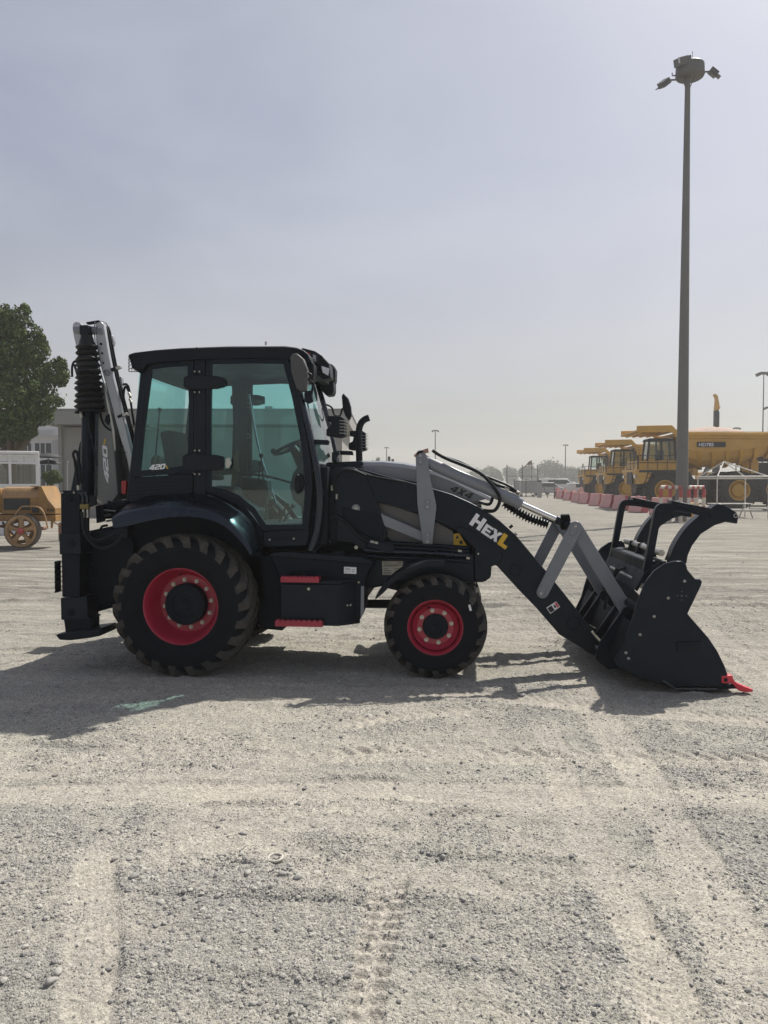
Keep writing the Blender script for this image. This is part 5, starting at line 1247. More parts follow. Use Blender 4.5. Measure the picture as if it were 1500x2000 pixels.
def make_truck():
    t = empty('dump_truck')
    setoff((0, 0, 0))
    truck_wheel('front_wheel', t, 0, -2.35, -1.5, .30); truck_wheel('front_wheel', t, 0, 2.35, 1.5, .30)
    truck_wheel('rear_wheel', t, -4.95, -2.45, -1.65, .38); truck_wheel('rear_wheel', t, -4.95, 2.45, 1.65, .38)
    truck_wheel('rear_wheel', t, -4.95, -1.50, -.70, None); truck_wheel('rear_wheel', t, -4.95, 1.50, .70, None)
    m = MB().box((-2.5, 0, 1.55), (8.2, 1.3, .8)).box((-4.95, 0, 1.33), (.7, 3.2, .7)).box((0, 0, 1.33), (.5, 3.2, .5)); m.build('chassis', TDARK, t)
    MB().box((-2.3, -1.7, 1.55), (1.5, .9, 1.1)).build('fuel_tank', TDARK, t, .1)
    MB().box((-2.3, 1.7, 1.55), (1.5, .9, 1.1)).build('hydraulic_tank', TDARK, t, .1)
    MB().box((.4, 0, 2.1), (2.4, 2.2, 1.3)).build('engine_housing', TDARK, t, .05)
    # platform deck with skirt
    MB().prism([(2.0, -2.45, 2.62), (-1.55, -2.45, 2.62), (-1.55, -2.45, 2.72), (2.0, -2.45, 2.80)], (0, 4.9, 0)).build('deck', TYEL, t, .02)
    MB().prism([(1.95, -2.47, 2.62), (.9, -2.47, 2.62), (1.25, -2.47, 1.85), (1.75, -2.47, 1.75)], (0, 4.94, 0)).build('bumper_skirt', TYEL, t, .02)
    MB().prism([(1.95, -2.3, 2.72), (-.9, -2.3, 2.72), (-.95, -2.3, 3.40), (1.75, -2.3, 3.40)], (0, 1.6, 0)).build('deck_box', TYEL, t, .03)
    MB().prism([(1.9, -.6, 2.72), (-.9, -.6, 2.72), (-.9, -.6, 3.45), (1.7, -.6, 3.45)], (0, 2.8, 0)).build('engine_cover', TYEL, t, .03)
    MB().prism([(-1.2, -2.44, 2.7), (-1.55, -2.44, 2.7), (-2.4, -2.44, 1.2), (-2.0, -2.44, 1.0), (-1.3, -2.44, 2.2)], (0, .06, 0)).build('rear_skirt', TDARK, t)
    # cab
    cb = [(1.20, 3.40), (1.05, 4.85), (-.55, 4.90), (-.75, 3.40)]
    MB().prism([(x*1.0, -2.2, 4.80 if z > 4 else z) for x, z in ((1.12, 4.80), (-.60, 4.80), (-.62, 4.98), (1.18, 4.95))] if False else [(1.22, -2.28, 4.78), (-.66, -2.28, 4.78), (-.62, -2.28, 4.96), (1.10, -2.28, 4.96)], (0, 1.7, 0)).build('cab_roof', TDARK, t, .04)
    for (x0, x1) in ((1.20, 1.08), (.28, .26), (-.72, -.62)):
        for y in (-2.2, -.75): MB().prism([(x0+.06, y, 3.4), (x0-.08, y, 3.4), (x1-.08, y, 4.8), (x1+.06, y, 4.8)], (0, .08, 0)).build('cab_post', TDARK, t)
    MB().prism([(1.20, -2.17, 3.52), (.20, -2.17, 3.52), (.20, -2.17, 4.78), (1.07, -2.17, 4.78)], (0, .02, 0)).build('cab_window', MATS['truck_glass'], t, ang=None)
    MB().prism([(.20, -2.17, 3.40), (-.70, -2.17, 3.40), (-.62, -2.17, 4.78), (.20, -2.17, 4.78)], (0, .02, 0)).build('cab_window', MATS['truck_glass'], t, ang=None)
    MB().prism([(1.20, -2.12, 3.52), (1.08, -2.12, 4.78), (1.06, -2.12, 4.78), (1.18, -2.12, 3.52)], (0, 1.4, 0)).build('windscreen', MATS['truck_glass'], t, ang=None)
    MB().box((.2, -1.45, 3.8), (.5, .5, .7)).build('cab_seat', TDARK, t, .05)
    # guard rails
    m = MB()
    for x in (1.85, 1.2, .55, -.1, -.8): m.cyl((x, -2.42, 2.72), (x, -2.42, 3.75), .025, 6)
    for z in (3.25, 3.75): m.cyl((1.85, -2.42, z), (-.8, -2.42, z), .025, 6)
    for y in (-2.42, -1.2, 0, 1.2, 2.42): m.cyl((1.9, y, 2.72), (1.9, y, 3.75), .025, 6)
    for z in (3.25, 3.75): m.cyl((1.9, -2.42, z), (1.9, 2.42, z), .025, 6)
    m.build('guard_rail', TDARK, t)
    for y in (-2.3, -2.0): MB().box((2.05, y, 3.8), (.06, .22, .5)).build('mirror', TDARK, t)
    m = MB().cyl((1.7, -2.5, .9), (1.2, -2.5, 2.6), .03, 6).cyl((1.4, -2.5, .9), (.9, -2.5, 2.6), .03, 6)
    for i in range(6): m.cyl((1.65-i*.09, -2.5, 1.0+i*.3), (1.35-i*.09, -2.5, 1.0+i*.3), .025, 6)
    m.build('ladder', TDARK, t)
    # dump body: flared shell lofted from cross sections
    ST = [(-.62, 5.30, 5.05), (-.95, 5.28, 4.30), (-1.45, 5.27, 3.30), (-2.3, 5.26, 2.92), (-3.6, 5.26, 3.02), (-5.0, 5.25, 3.22), (-6.2, 5.24, 3.50), (-7.2, 5.22, 3.85), (-8.3, 4.75, 4.02), (-9.4, 4.50, 4.20)]
    def sec(x, zt, zb, o=0.0):
        h = zt-zb; a = [(-2.75-o, zt), (-2.75-o, zt-min(.36, h*.4)), (-2.60-o, zt-min(.40, h*.5)), (-2.52-o, zb+h*.44), (-2.20-o, zb+h*.20), (-1.75, zb+h*.05-o), (-1.2, zb-o)]
        a += [(-y, z) for y, z in a[::-1]]; return [Vector((x, y, z)) for y, z in a]
    m = MB().loft([sec(*q) for q in ST])
    m.loft([[Vector((p.x, p.y*.965, p.z+.10)) for p in sec(*q)] for q in ST])
    n_ = 14; m.f += [tuple(range(n_))]
    m.build('body_shell', TYEL, t, ang=8)
    def at_x(x):
        for (x0, a0, b0), (x1, a1, b1) in zip(ST[:-1], ST[1:]):
            if x1 <= x <= x0: u = (x0-x)/(x0-x1); return a0+(a1-a0)*u, b0+(b1-b0)*u
    for s_ in (-1, 1):
        pts = [(2.05, 5.36), (2.05, 5.80), (-.30, 5.84), (-.80, 5.32), (-.95, 4.30), (-.70, 4.90), (-.30, 5.36)]
        MB().prism([(x, s_*2.75, z) for x, z in pts], (0, -s_*.14, 0)).build('canopy_side', TYEL, t, .03)
        MB().prism([(-.7, s_*2.76, 5.30), (-7.25, s_*2.76, 5.25), (-9.45, s_*2.76, 4.55), (-9.45, s_*2.76, 4.40), (-7.3, s_*2.76, 5.06), (-.7, s_*2.76, 5.10)], (0, s_*.12, 0)).build('top_rail', TYEL2, t, .02)
        for i in range(7):
            x = -2.0-i*.92; rows = []
            for dx, oo in ((0, .0), (.02, .17), (.26, .17), (.28, .0)):
                zt, zb = at_x(x-dx); rows.append([Vector((p.x-.30*(1-min(1, max(0, (p.z-zb)/1.2))), s_*abs(p.y), p.z)) for p in sec(x-dx, zt, zb, oo)[3:7]])
            MB().loft(rows).build('rib', TYEL2, t, ang=30)
    def sheet(name, ln, y0, y1, th, mt=TYEL):
        pts = [Vector((x, y0, z)) for x, z in ln]; return MB().prism(pts+[p+Vector((0, 0, th)) for p in pts[::-1]], (0, y1-y0, 0)).build(name, mt, t, .02)
    sheet('canopy', [(2.1, 5.40), (1.0, 5.40), (-.5, 5.36)], -2.62, 2.62, .10)
    MB().box((.9, -2.80, 5.40), (2.3, .12, .12)).build('canopy_rail', TYEL2, t, .02)
    for i in range(4): MB().box((.2+i*.5, 0, 5.33), (.10, 5.0, .12)).build('canopy_beam', TYEL, t)
    MB().box((-6.4, -.9, 3.0), (.5, .4, .9)).build('body_hinge', TYEL, t); MB().box((-6.4, .9, 3.0), (.5, .4, .9)).build('body_hinge', TYEL, t)
    MB().cyl((-2.6, -1.1, 1.6), (-3.3, -1.3, 3.3), .14, 12).build('hoist_ram', GALV, t)
    MB().prism([(1.3, -2.40, 2.62), (-1.5, -2.40, 2.62), (-1.7, -2.40, 2.0), (-1.3, -2.40, 2.35), (.9, -2.40, 2.40)], (0, .05, 0)).build('wheel_guard', TDARK, t)
    MB().box((.2, -2.46, 2.66), (3.2, .05, .16)).build('deck_edge', TDARK, t)
    for k in range(2): MB().box((1.98, -1.9+k*3.8, 2.3), (.08, .5, .22)).build('headlight', LAMP, t, .02)
    MB().box((1.92, 0, 2.3), (.1, 1.8, 1.1)).build('grille', TDARK, t, .02)
    n1, n2 = 26, 12; rows = []
    for i in range(n1):
        u = i/(n1-1); rows.append([Vector((-1.1-u*5.4, -2.5+5.0*j/(n2-1), 5.0+.85*math.sin(math.pi*min(1, .08+u*.9))**.7*math.sin(math.pi*(j+.3)/(n2-.4))**.6+.05*math.sin(i*1.7+j*2.3))) for j in range(n2)])
    MB().loft(rows).build('sand_heap', SAND, t, fix=False)
    return t
glass('truck_glass', (0.72, 0.80, 0.77), film=.12, filmc=(.25, .28, .28))
trk = make_truck()
def place_truck(t, fpx, fd, ang, label):
    p = base_at(fpx, fd); t.location = p; t.rotation_euler = (0, 0, ang); t.scale = (1, -1, 1)
    tag(t, label, 'dump truck', 'mining dump trucks parked in a row')
# facing left in the picture, slightly away
A_ = R(180)+PSI-R(6)
def truck_spot(px, d): p = base_at(px, d); return p
place_truck(trk, 1283, 56, A_, 'nearest yellow mining dump truck, loaded, partly behind the mast')
place_truck(dup(trk), 1214, 73, A_, 'middle yellow mining dump truck of the parked row')
place_truck(dup(trk), 1168, 89, A_, 'farthest yellow mining dump truck, leftmost in the parked row')
# number panel on the nearest truck
setoff((0, 0, 0))
MB().box((-2.95, -2.665, 4.48), (1.9, .03, .36), Euler((R(-4), 0, 0)).to_matrix()).build('number_panel', TDARK, trk)
text_part('number_lettering', 'HD785', (-2.10, -2.70, 4.36), (-1, 0, 0), (0, 0.05, 1), .34, WHITE, trk, .015)
# ---- dark truck body at the right edge
p = base_at(1500, 62); setoff((0, 0, 0)); t = tag(empty('tipper_body', p, rz=PSI), 'dark tipper truck body cut by the right picture edge', 'truck')
MB().prism([(-.6, 0, 3.6), (5, 0, 3.7), (5, 0, 5.35), (-1.0, 0, 5.45)], (0, 2.6, 0)).build('body', TDARK, t, .05)
MB().box((1.6, 1.3, 1.9), (4.6, 2.2, 3.2)).build('frame', TDARK, t)
for x in (.6, 3.2): truck_wheel('wheel', t, x, .0, .8, .3)

# ---- water barriers
PINK = mat('faded_red_plastic', (0.62, 0.30, 0.29), .6, var=.15, scale=2, dust=.35, dustc=(.42, .34, .32))
prf = [(-.27, 0), (.27, 0), (.27, .20), (.13, .52), (.10, 1.0), (-.10, 1.0), (-.13, .52), (-.27, .20)]
bmesh_ = MB().prism([(-.66, y, z) for y, z in prf], (1.32, 0, 0)); setoff((0, 0, 0)); barm = bmesh_.mesh('barrier', PINK)
capm = MB().prism([(-.008, y*.93, .02+z*.96) for y, z in prf], (.016, 0, 0)).mesh('end_cap', mat('deep_red_plastic', (.40, .05, .07), .55, var=.15, dust=.15))
def barrier(px, py, rz, lb):
    q = gnd(px, py); e = empty('barrier', (q.x, q.y, 0), rz=rz); inst(barm, 'shell', e).modifiers.new('bevel', 'BEVEL').width = .04
    for sx in (-1, 1): inst(capm, 'end_cap', e, (sx*.664, 0, 0))
    MB().box((0, 0, 1.02), (.25, .10, .05)).build('lug', PINK, e)
    tag(e, lb, 'barrier', 'faded red plastic barriers in a row')
words = ['first', 'second', 'third', 'fourth', 'fifth', 'sixth', 'seventh', 'eighth', 'ninth', 'tenth', 'eleventh']
for i, (x, y) in enumerate(((1094, 974), (1109, 977.5), (1126, 981), (1142, 984), (1164, 988), (1186, 992), (1212, 996), (1246, 1001), (1290, 1006), (1338, 1010))):
    barrier(x, y, R(-66)+.03*math.sin(i*5), 'faded red plastic road barrier, %s from the left in the row' % words[i])
# low red soil/barrier line behind
m = MB(); setoff(base_at(1120, 105)); rows = []
for i in range(24):
    u = i/23; c = base_at(1085+u*105, 104+u*4); hgt = .9+.35*math.sin(i*1.9)+.2*math.sin(i*.7); rows.append([c+FH*(-1.2), c+FH*(-.4)+Vector((0, 0, hgt)), c+FH*.4+Vector((0, 0, hgt*.9)), c+FH*1.2])
m.loft(rows); o = m.build('soil_bank', mat('red_soil', (.26, .10, .08), .95, var=.3, scale=2), None, fix=True); tag(o, 'low reddish soil bank behind the far barriers', 'soil bank')
# ---- red/white hoop rail round the mast foot
def band_tube(path, r, parent, n, name='rail_band'):
    path = [Vector(p) for p in path]; seg = [(path[i+1]-path[i]).length for i in range(len(path)-1)]; tot = sum(seg)
    def pos(s):
        for a, b_, L in zip(path[:-1], path[1:], seg):
            if s <= L: return a.lerp(b_, s/L)
            s -= L
        return path[-1]
    for i in range(n):
        MB().tube([pos(tot*(i+k/3)/n) for k in range(4)], r, 10).build(name, REDW if i % 2 else WPAINT, parent)
def hoop(pxs, d, lb):
    c = base_at(sum(pxs)/len(pxs), d); t = tag(empty('guard_hoop', c, rz=PSI), lb, 'guard rail', 'red and white guard hoops round the mast'); setoff((0, 0, 0))
    xs = [(x-sum(pxs)/len(pxs))*d/F for x in pxs]; H = 1.62
    band_tube([(xs[0], 0, H), (xs[-1], 0, H)], .085, t, 6)
    for x in xs: band_tube([(x, 0, 0), (x, 0, H-.08)], .085, t, 4)
hoop((1291, 1309, 1330), 35.3, 'red and white hoop rail left of the mast foot'); hoop((1346, 1359, 1375), 35.0, 'red and white hoop rail right of the mast foot')
c = gnd(1346, 1018); setoff((0, 0, 0)); t = empty('kerb_block', (c.x, c.y, 0), rz=PSI); tag(t, 'yellow painted block standing at the mast foot', 'block')
MB().box((0, 0, .44), (.68, .6, .88)).build('block_body', mat('yellow_block_paint', (.55, .36, .02), .6, var=.2, scale=3, dust=.2), t, .04)
c = gnd(1311, 1000); t = empty('extinguisher', (c.x, c.y, 0), rz=PSI); tag(t, 'small dark extinguisher hanging by the hoop rail', 'extinguisher')
MB().lathe([(.5, .001), (.5, .10), (.95, .10), (1.05, .04), (1.15, .04), (1.15, .001)], (0, 0, 0), 14, 'Z').build('bottle', TDARK, t); MB().box((0, 0, .25), (.06, .06, .5)).build('stand', TDARK, t)
# ---- tent frame and picnic table
c = gnd(1432, 1012); t = tag(empty('canopy_frame', (c.x, c.y, 0), rz=PSI+R(4)), 'bare white tube canopy frame without cover', 'canopy frame'); setoff((0, 0, 0))
w2, H_ = 1.35, 2.15
cor = [(-w2, -.9), (w2, -.9), (w2, 1.3), (-w2*.95, 1.3)]
for x, y in cor: MB().cyl((x, y, 0), (x, y, H_), .035, 8).build('leg', TUBEW, t)
for i in range(4):
    a, c2 = cor[i], cor[(i+1) % 4]; MB().cyl((*a, H_), (*c2, H_), .035, 8).build('eave_tube', TUBEW, t); MB().cyl((*a, H_), (-.45, .2, H_+.78), .03, 8).build('roof_tube', TUBEW, t)
    MB().cyl((*a, H_-.10), (*c2, H_-.10), .022, 8).build('brace_tube', TUBEW, t)
c = gnd(1432, 1012); t = tag(empty('picnic_table', (c.x, c.y+.5, 0), rz=PSI), 'pale picnic table with bench under the canopy frame', 'table')
MB().box((0, 0, .74), (2.1, .7, .05)).build('table_top', TUBEW, t, .01)
MB().box((.35, -.65, .42), (2.0, .26, .05)).build('bench', TUBEW, t, .01); MB().box((.35, .65, .42), (2.0, .26, .05)).build('bench', TUBEW, t, .01)
for x in (-.8, .85):
    for s in (-1, 1): MB().cyl((x, s*.75, 0), (x, s*.2, .74), .03, 8).build('leg', GALV, t)
# ---- excavator arm raised behind the trucks
c = base_at(1397, 95); t = tag(empty('excavator', c, rz=PSI), 'excavator with its arm raised straight up behind the trucks', 'excavator'); setoff((0, 0, 0)); k_ = 95/F
def ex(px, py): return ((px-1397)*k_, 0, HGT+(945-py)*k_)
plt_ = lambda n, pts, m_: MB().prism([Vector(ex(*q))+Vector((0, -.2, 0)) for q in pts], (0, .5, 0)).build(n, m_, t, .03)
plt_('boom', [(1393, 850), (1402, 850), (1402, 806), (1399, 800), (1393, 803)], TDARK); plt_('stick', [(1393, 803), (1399, 803), (1402, 792), (1398, 774), (1393, 770), (1391, 772), (1395, 780)], TYEL); plt_('bucket_link', [(1398, 797), (1404, 794), (1402, 800), (1398, 804)], TYEL)
MB().box((0, 0, 2.2), (4, 2.8, 2.0)).build('house', TYEL, t, .1); MB().box((0, -1.2, .6), (4.6, .6, 1.1)).build('track', TDARK, t, .2); MB().box((0, 1.2, .6), (4.6, .6, 1.1)).build('track', TDARK, t, .2)
MB().prism([(-.3, -.3, 3), (.4, -.3, 3), (.4, -.3, ex(1397, 848)[2]), (-.2, -.3, ex(1397, 848)[2])], (0, .6, 0)).build('lower_boom', TDARK, t)

# ---- gate, fence, flag, parked things on the far side
FG = mat('fence_grey', (.10, .105, .10), .7, var=.2)
def fence(x0, x1, d, H, lb, cat='fence', sheet=False):
    a, b_ = base_at(x0, d), base_at(x1, d); L = (b_-a).length; t = tag(empty(cat.replace(' ', '_'), a, rz=PSI), lb, cat); setoff((0, 0, 0)); n = max(2, int(L/2.2))
    for i in range(n+1): MB().cyl((L*i/n, 0, 0), (L*i/n, 0, H*1.12), .07, 6).build('post', FG, t)
    for z in ((.12, .72) if not sheet else (.05, .98)): MB().cyl((0, 0, H*z), (L, 0, H*z), .05, 6).build('rail', FG, t)
    return t, L
t, L = fence(990, 1050, 110, 4.0, 'grey fence with a top rail in front of the far trees')
t, L = fence(1004, 1051, 104, 2.2, 'long grey panelled gate standing below the flag', 'gate', True)
for i in range(4): MB().box((L*(i+.5)/4, 0, 1.35), (L/4*.95, .06, 1.5)).build('panel', mat('gate_panel_%d' % i, (.26, .26, .26), .7, var=.15, scale=.6), t)
for i in range(2): MB().cyl((L*.3+L*.5*i, 0, .18), (L*.3+L*.5*i, .05, .18), .18, 12).build('gate_wheel', TDARK, t)
c = base_at(1054, 100); t = tag(empty('gate_post', c, rz=PSI), 'thick pale gate post with a slanted strut', 'post'); MB().box((0, 0, 1.0), (.5, .5, 2.0)).build('post_body', GALV, t, .03); MB().cyl((.3, 0, 1.9), (1.1, 0, 0), .06, 6).build('strut', FG, t); MB().box((0, 0, 2.1), (.4, .4, .3)).build('post_cap', TDARK, t)
c = base_at(1038, 120); t = tag(empty('flag_pole', c, rz=PSI), 'thin flag pole by the gate', 'flag pole'); HF = HGT+(945-899)*120/F
MB().cyl((0, 0, 0), (0, 0, HF), .05, 8).build('pole', FAINT, t)
fl_ = tag(empty('flag', (c.x, c.y, 0), rz=PSI), 'dark red flag drooping to the left on its pole', 'flag'); kf = 120/F
for nm, pts, mt_ in (('flag_cloth', [(1037.6, 899), (1037.6, 908), (1029, 908), (1025, 914), (1024, 912), (1032, 902)], mat('flag_cloth', (.16, .10, .09), .8, var=.5, scale=.5)),):
    MB().prism([((x-1038)*kf, -.02, HGT+(945-y)*kf) for x, y in pts], (0, .04, 0)).build(nm, mt_, fl_)
def van(px, d, L, H, lb, wh):
    c = base_at(px, d); t = tag(empty('parked_van', c, rz=PSI), lb, 'van', 'vehicles parked on the far side'); setoff((0, 0, 0))
    MB().prism([(-L/2, -.9, .4), (L/2, -.9, .4), (L/2, -.9, H*.6), (L*.36, -.9, H*.68), (L*.22, -.9, H), (-L*.48, -.9, H), (-L/2, -.9, H*.9)], (0, 1.8, 0)).build('body', wh, t, .12)
    MB().prism([(L*.34, -.91, H*.68), (L*.2, -.91, H*.93), (-L*.3, -.91, H*.93), (-L*.3, -.91, H*.66)], (0, .02, 0)).build('window', DGLASS, t)
    for x in (-L*.32, L*.32): MB().cyl((x, -.92, .35), (x, -.7, .35), .35, 16).build('wheel', TDARK, t)
WV = mat('vehicle_white', (.55, .55, .53), .4, var=.08)
van(1142, 112, 5.0, 1.9, 'white car parked by the far trees, left of the trucks', WV); van(1090, 125, 6, 2.6, 'white van parked behind the flag gate fence', WV); van(1066, 118, 5, 2.0, 'small pale pickup beside the gate post', mat('vehicle_grey', (.3, .3, .3), .5))
c = base_at(1083, 92); t = tag(empty('fence_post', c, rz=PSI), 'lone thin post at the left end of the barriers', 'post'); MB().cyl((0, 0, 0), (0, 0, 2.3), .06, 8).build('post_body', FG, t); MB().box((0, 0, 2.3), (.16, .16, .06)).build('post_cap', FG, t)
p_ = gnd(1088, 972); t = tag(empty('hydrant', (p_.x, p_.y, 0), rz=PSI), 'red hydrant at the left end of the barrier row', 'hydrant'); MB().lathe([(0, .22), (.1, .22), (.1, .16), (.9, .16), (1.0, .2), (1.15, .12), (1.25, .001)], (0, 0, 0), 14, 'Z').build('body', REDW, t); MB().cyl((-.3, 0, .8), (.3, 0, .8), .08, 8).build('outlet', REDW, t)

# ---- trees
def leaf_mat(name, c1, c2):
    m, nt, b = _mat(name); N, L = nt.nodes, nt.links
    at_ = N.new('ShaderNodeAttribute'); at_.attribute_name = 'tone'; mx_ = N.new('ShaderNodeMix'); mx_.data_type = 'RGBA'
    L.new(at_.outputs['Fac'], mx_.inputs[0]); mx_.inputs[6].default_value = (*c1, 1); mx_.inputs[7].default_value = (*c2, 1)
    L.new(mx_.outputs[2], b.inputs['Base Color']); b.inputs['Roughness'].default_value = .7; b.inputs['Specular IOR Level'].default_value = 0.12
    return m
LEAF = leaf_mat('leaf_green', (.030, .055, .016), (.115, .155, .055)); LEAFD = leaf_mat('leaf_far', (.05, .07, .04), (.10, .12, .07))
BARK = mat('bark', (.10, .075, .055), .9, var=.3, scale=8, bump=.3, bscale=20)
def crown_mesh(lobes, n, size, seed, mt):
    r = np.random.default_rng(seed); V = []; T = []
    vol = np.array([l[3]**2 for l in lobes]); pk = r.choice(len(lobes), n, p=vol/vol.sum()); L_ = np.array(lobes)
    d = r.normal(size=(n, 3)); d /= np.linalg.norm(d, axis=1)[:, None]; rad = 0.55+0.45*r.random(n)**.5
    rad *= 1+.18*r.normal(size=n)*(r.random(n) < .25)
    c = L_[pk, :3]+d*(L_[pk, 3]*rad)[:, None]*np.array([1, 1, .95])
    n3 = r.normal(size=(n, 3)); n3 = n3*.6+d; n3 /= np.linalg.norm(n3, axis=1)[:, None]
    u = np.cross(n3, r.normal(size=(n, 3))); u /= np.linalg.norm(u, axis=1)[:, None]; w = np.cross(n3, u)
    s = size*(.6+.8*r.random(n))[:, None]
    q = np.stack([c-u*s*.9, c+w*s*.45, c+u*s*.9, c-w*s*.45], 1)+n3[:, None, :]*0
    q[:, 1] += n3*s*.15; q[:, 3] += n3*s*.15
    f = np.arange(4*n).reshape(n, 4); me = np_mesh('crown', q.reshape(-1, 3), f); me.materials.append(mt)
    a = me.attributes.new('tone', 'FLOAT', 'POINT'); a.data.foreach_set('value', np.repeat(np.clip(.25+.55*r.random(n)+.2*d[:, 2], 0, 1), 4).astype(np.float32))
    return me
def tree(px, d, lobes_px, n, size, label, seed, mt=LEAF, group=None, trunk=.2):
    c = base_at(px, d); k = d/F; rr = random.Random(seed); setoff((0, 0, 0))
    t = tag(empty('tree', c, rz=PSI), label, 'tree', group)
    lobes = [((x-px)*k, rr.uniform(-.5, .5)*r_*k*1.2, HGT+(945-y)*k, r_*k) for x, y, r_ in lobes_px]
    if mt is LEAF and n > 10000:
        sub = []
        for (a, b_, c_, r_) in lobes:
            for q in range(7):
                th, ph = rr.uniform(0, 6.28), rr.uniform(-.6, 1.3); rs_ = r_*rr.uniform(.70, 1.0); sub.append((a+math.cos(th)*math.cos(ph)*rs_, b_+math.sin(th)*math.cos(ph)*rs_, c_+math.sin(ph)*rs_, r_*rr.uniform(.22, .42)))
        lobes_c = [(a, b_, c_, r_*.84) for a, b_, c_, r_ in lobes]+sub
    else: lobes_c = lobes
    inst(crown_mesh(lobes_c, n, size, seed, mt), 'crown', t)
    zc = min(l[2] for l in lobes); top = lobes[len(lobes)//2]
    m = MB().tube([(0, 0, 0), (trunk*.3, 0, zc*.5), (0, 0, zc), (top[0]*.4, 0, top[2])], [trunk, trunk*.8, trunk*.6, trunk*.2], 10)
    for l in lobes[::2]: m.tube([(0, 0, zc*.7), ((l[0])*.5, l[1]*.5, (zc*.7+l[2])*.5), l[:3]], [trunk*.45, trunk*.3, trunk*.08], 7)
    m.build('trunk', BARK, t)
    return t
tree(20, 33, [(-40, 690, 70), (-20, 640, 42), (5, 625, 30), (45, 625, 27), (20, 700, 60), (70, 665, 24), (85, 690, 26), (60, 740, 52), (105, 730, 30), (118, 715, 16), (122, 745, 18), (88, 780, 38), (30, 790, 60), (-30, 780, 70), (20, 835, 44), (45, 838, 34), (82, 815, 22), (0, 870, 34), (-50, 850, 50)], 42000, .085, 'large dense green tree at the left edge behind the white kiosk', 11, trunk=.25)
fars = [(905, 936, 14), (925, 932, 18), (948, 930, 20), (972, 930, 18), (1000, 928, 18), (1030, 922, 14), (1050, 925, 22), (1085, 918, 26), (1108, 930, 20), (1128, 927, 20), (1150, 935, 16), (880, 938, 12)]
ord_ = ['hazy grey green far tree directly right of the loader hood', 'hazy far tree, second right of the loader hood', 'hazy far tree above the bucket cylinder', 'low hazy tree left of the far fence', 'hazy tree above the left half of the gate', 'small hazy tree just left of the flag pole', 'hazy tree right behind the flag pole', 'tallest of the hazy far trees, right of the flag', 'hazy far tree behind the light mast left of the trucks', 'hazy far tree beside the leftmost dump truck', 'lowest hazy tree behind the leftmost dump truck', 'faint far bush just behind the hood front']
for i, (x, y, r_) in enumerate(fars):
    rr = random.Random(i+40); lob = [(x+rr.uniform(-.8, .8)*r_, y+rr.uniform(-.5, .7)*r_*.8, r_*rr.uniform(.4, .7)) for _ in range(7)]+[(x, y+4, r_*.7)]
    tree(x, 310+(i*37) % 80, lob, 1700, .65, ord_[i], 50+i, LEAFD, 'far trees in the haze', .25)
m_ = random.Random(5)
tree(730, 150, [(728, 905, 6), (738, 898, 5), (722, 908, 5), (742, 908, 5)], 260, .22, 'thin twiggy tree top showing beside the exhaust stack', 77, LEAFD, 'far trees in the haze', .1)
for x in (760, 767):
    c = base_at(x, 60); t = tag(empty('bollard', c, rz=PSI), 'dark rounded post top behind the hood, %s of two' % ('left' if x == 760 else 'right'), 'post', 'dark posts behind the hood'); setoff((0, 0, 0)); hh = HGT+(945-(891 if x == 760 else 896))*60/F
    MB().lathe([(0, .11), (hh-.08, .11), (hh-.03, .09), (hh, .001)], (0, 0, 0), 12, 'Z').build('shaft', FAINT, t); MB().lathe([(hh-.5, .12), (hh-.42, .12), (hh-.42, .11)], (0, 0, 0), 12, 'Z').build('collar', GALV, t)

# ---- buildings on the left
WALL = mat('wall_grey_render', (.30, .295, .275), .85, var=.08, scale=.5); FASC = mat('fascia_grey', (.27, .27, .255), .7, var=.06, scale=.5)
D1 = 44; k1 = D1/F
t = tag(empty('hall', base_at(390, D1), rz=PSI), 'long low grey hall with deep flat fascia behind the machine', 'building'); setoff((0, 0, 0))
def hx(px): return (px-390)*k1
def hz(py): return HGT+(945-py)*k1
MB().box(((hx(115)+hx(668))/2, 5, hz(835)/2), (hx(668)-hx(115), 10, hz(835))).build('wall', WALL, t)
MB().box(((hx(98)+hx(684))/2, 4.6, (hz(805)+hz(832))/2), (hx(684)-hx(98), 11.4, hz(805)-hz(832))).build('fascia', FASC, t, .02)
MB().box(((hx(98)+hx(684))/2, 4.6, hz(803.5)), (hx(684)-hx(98)+.1, 11.5, .06)).build('roof_edge', GALV, t)
MB().cyl((hx(122), -.1, 0), (hx(122), -.1, hz(833)), .07, 10).build('downpipe', WALL, t)
for i in range(9):
    x = hx(170+i*58); MB().box((x, -.02, hz(838)/2), (.06, .05, hz(838))).build('wall_joint', FASC, t)
for x0, x1, y0 in ((505, 520, 796), (460, 478, 800)): MB().box(((hx(x0)+hx(x1))/2, 3, hz(y0)+.05), (hx(x1)-hx(x0), 1, .5)).build('roof_unit', GALV, t)
p = base_at(131, 40); t = tag(empty('pipe_post', p, rz=PSI), 'thin grey post in front of the hall wall', 'post'); MB().cyl((0, 0, 0), (0, 0, HGT+(945-903)*40/F), .05, 8).build('pipe', FASC, t); MB().box((0, 0, HGT+(945-902)*40/F), (.14, .14, .08)).build('cap', FASC, t)
D2 = 62; k2 = D2/F
t = tag(empty('office', base_at(60, D2), rz=PSI), 'white two storey office with dark windows behind the kiosk', 'building')
ox = lambda px: (px-60)*k2; oz = lambda py: HGT+(945-py)*k2
OW = mat('white_cladding', (.55, .56, .58), .6, var=.05)
MB().box((ox(10), 4, oz(845)/2), (ox(116)-ox(-100), 8, oz(845))).build('wall', OW, t)
MB().box((ox(10), 3.8, oz(842)), (ox(122)-ox(-106), 9, .8)).build('roof_band', OW, t)
for i in range(10): MB().box((ox(82+i*3.6), -.75, (oz(841)+oz(852))/2), (.05, .06, oz(841)-oz(852))).build('baluster', OW, t)
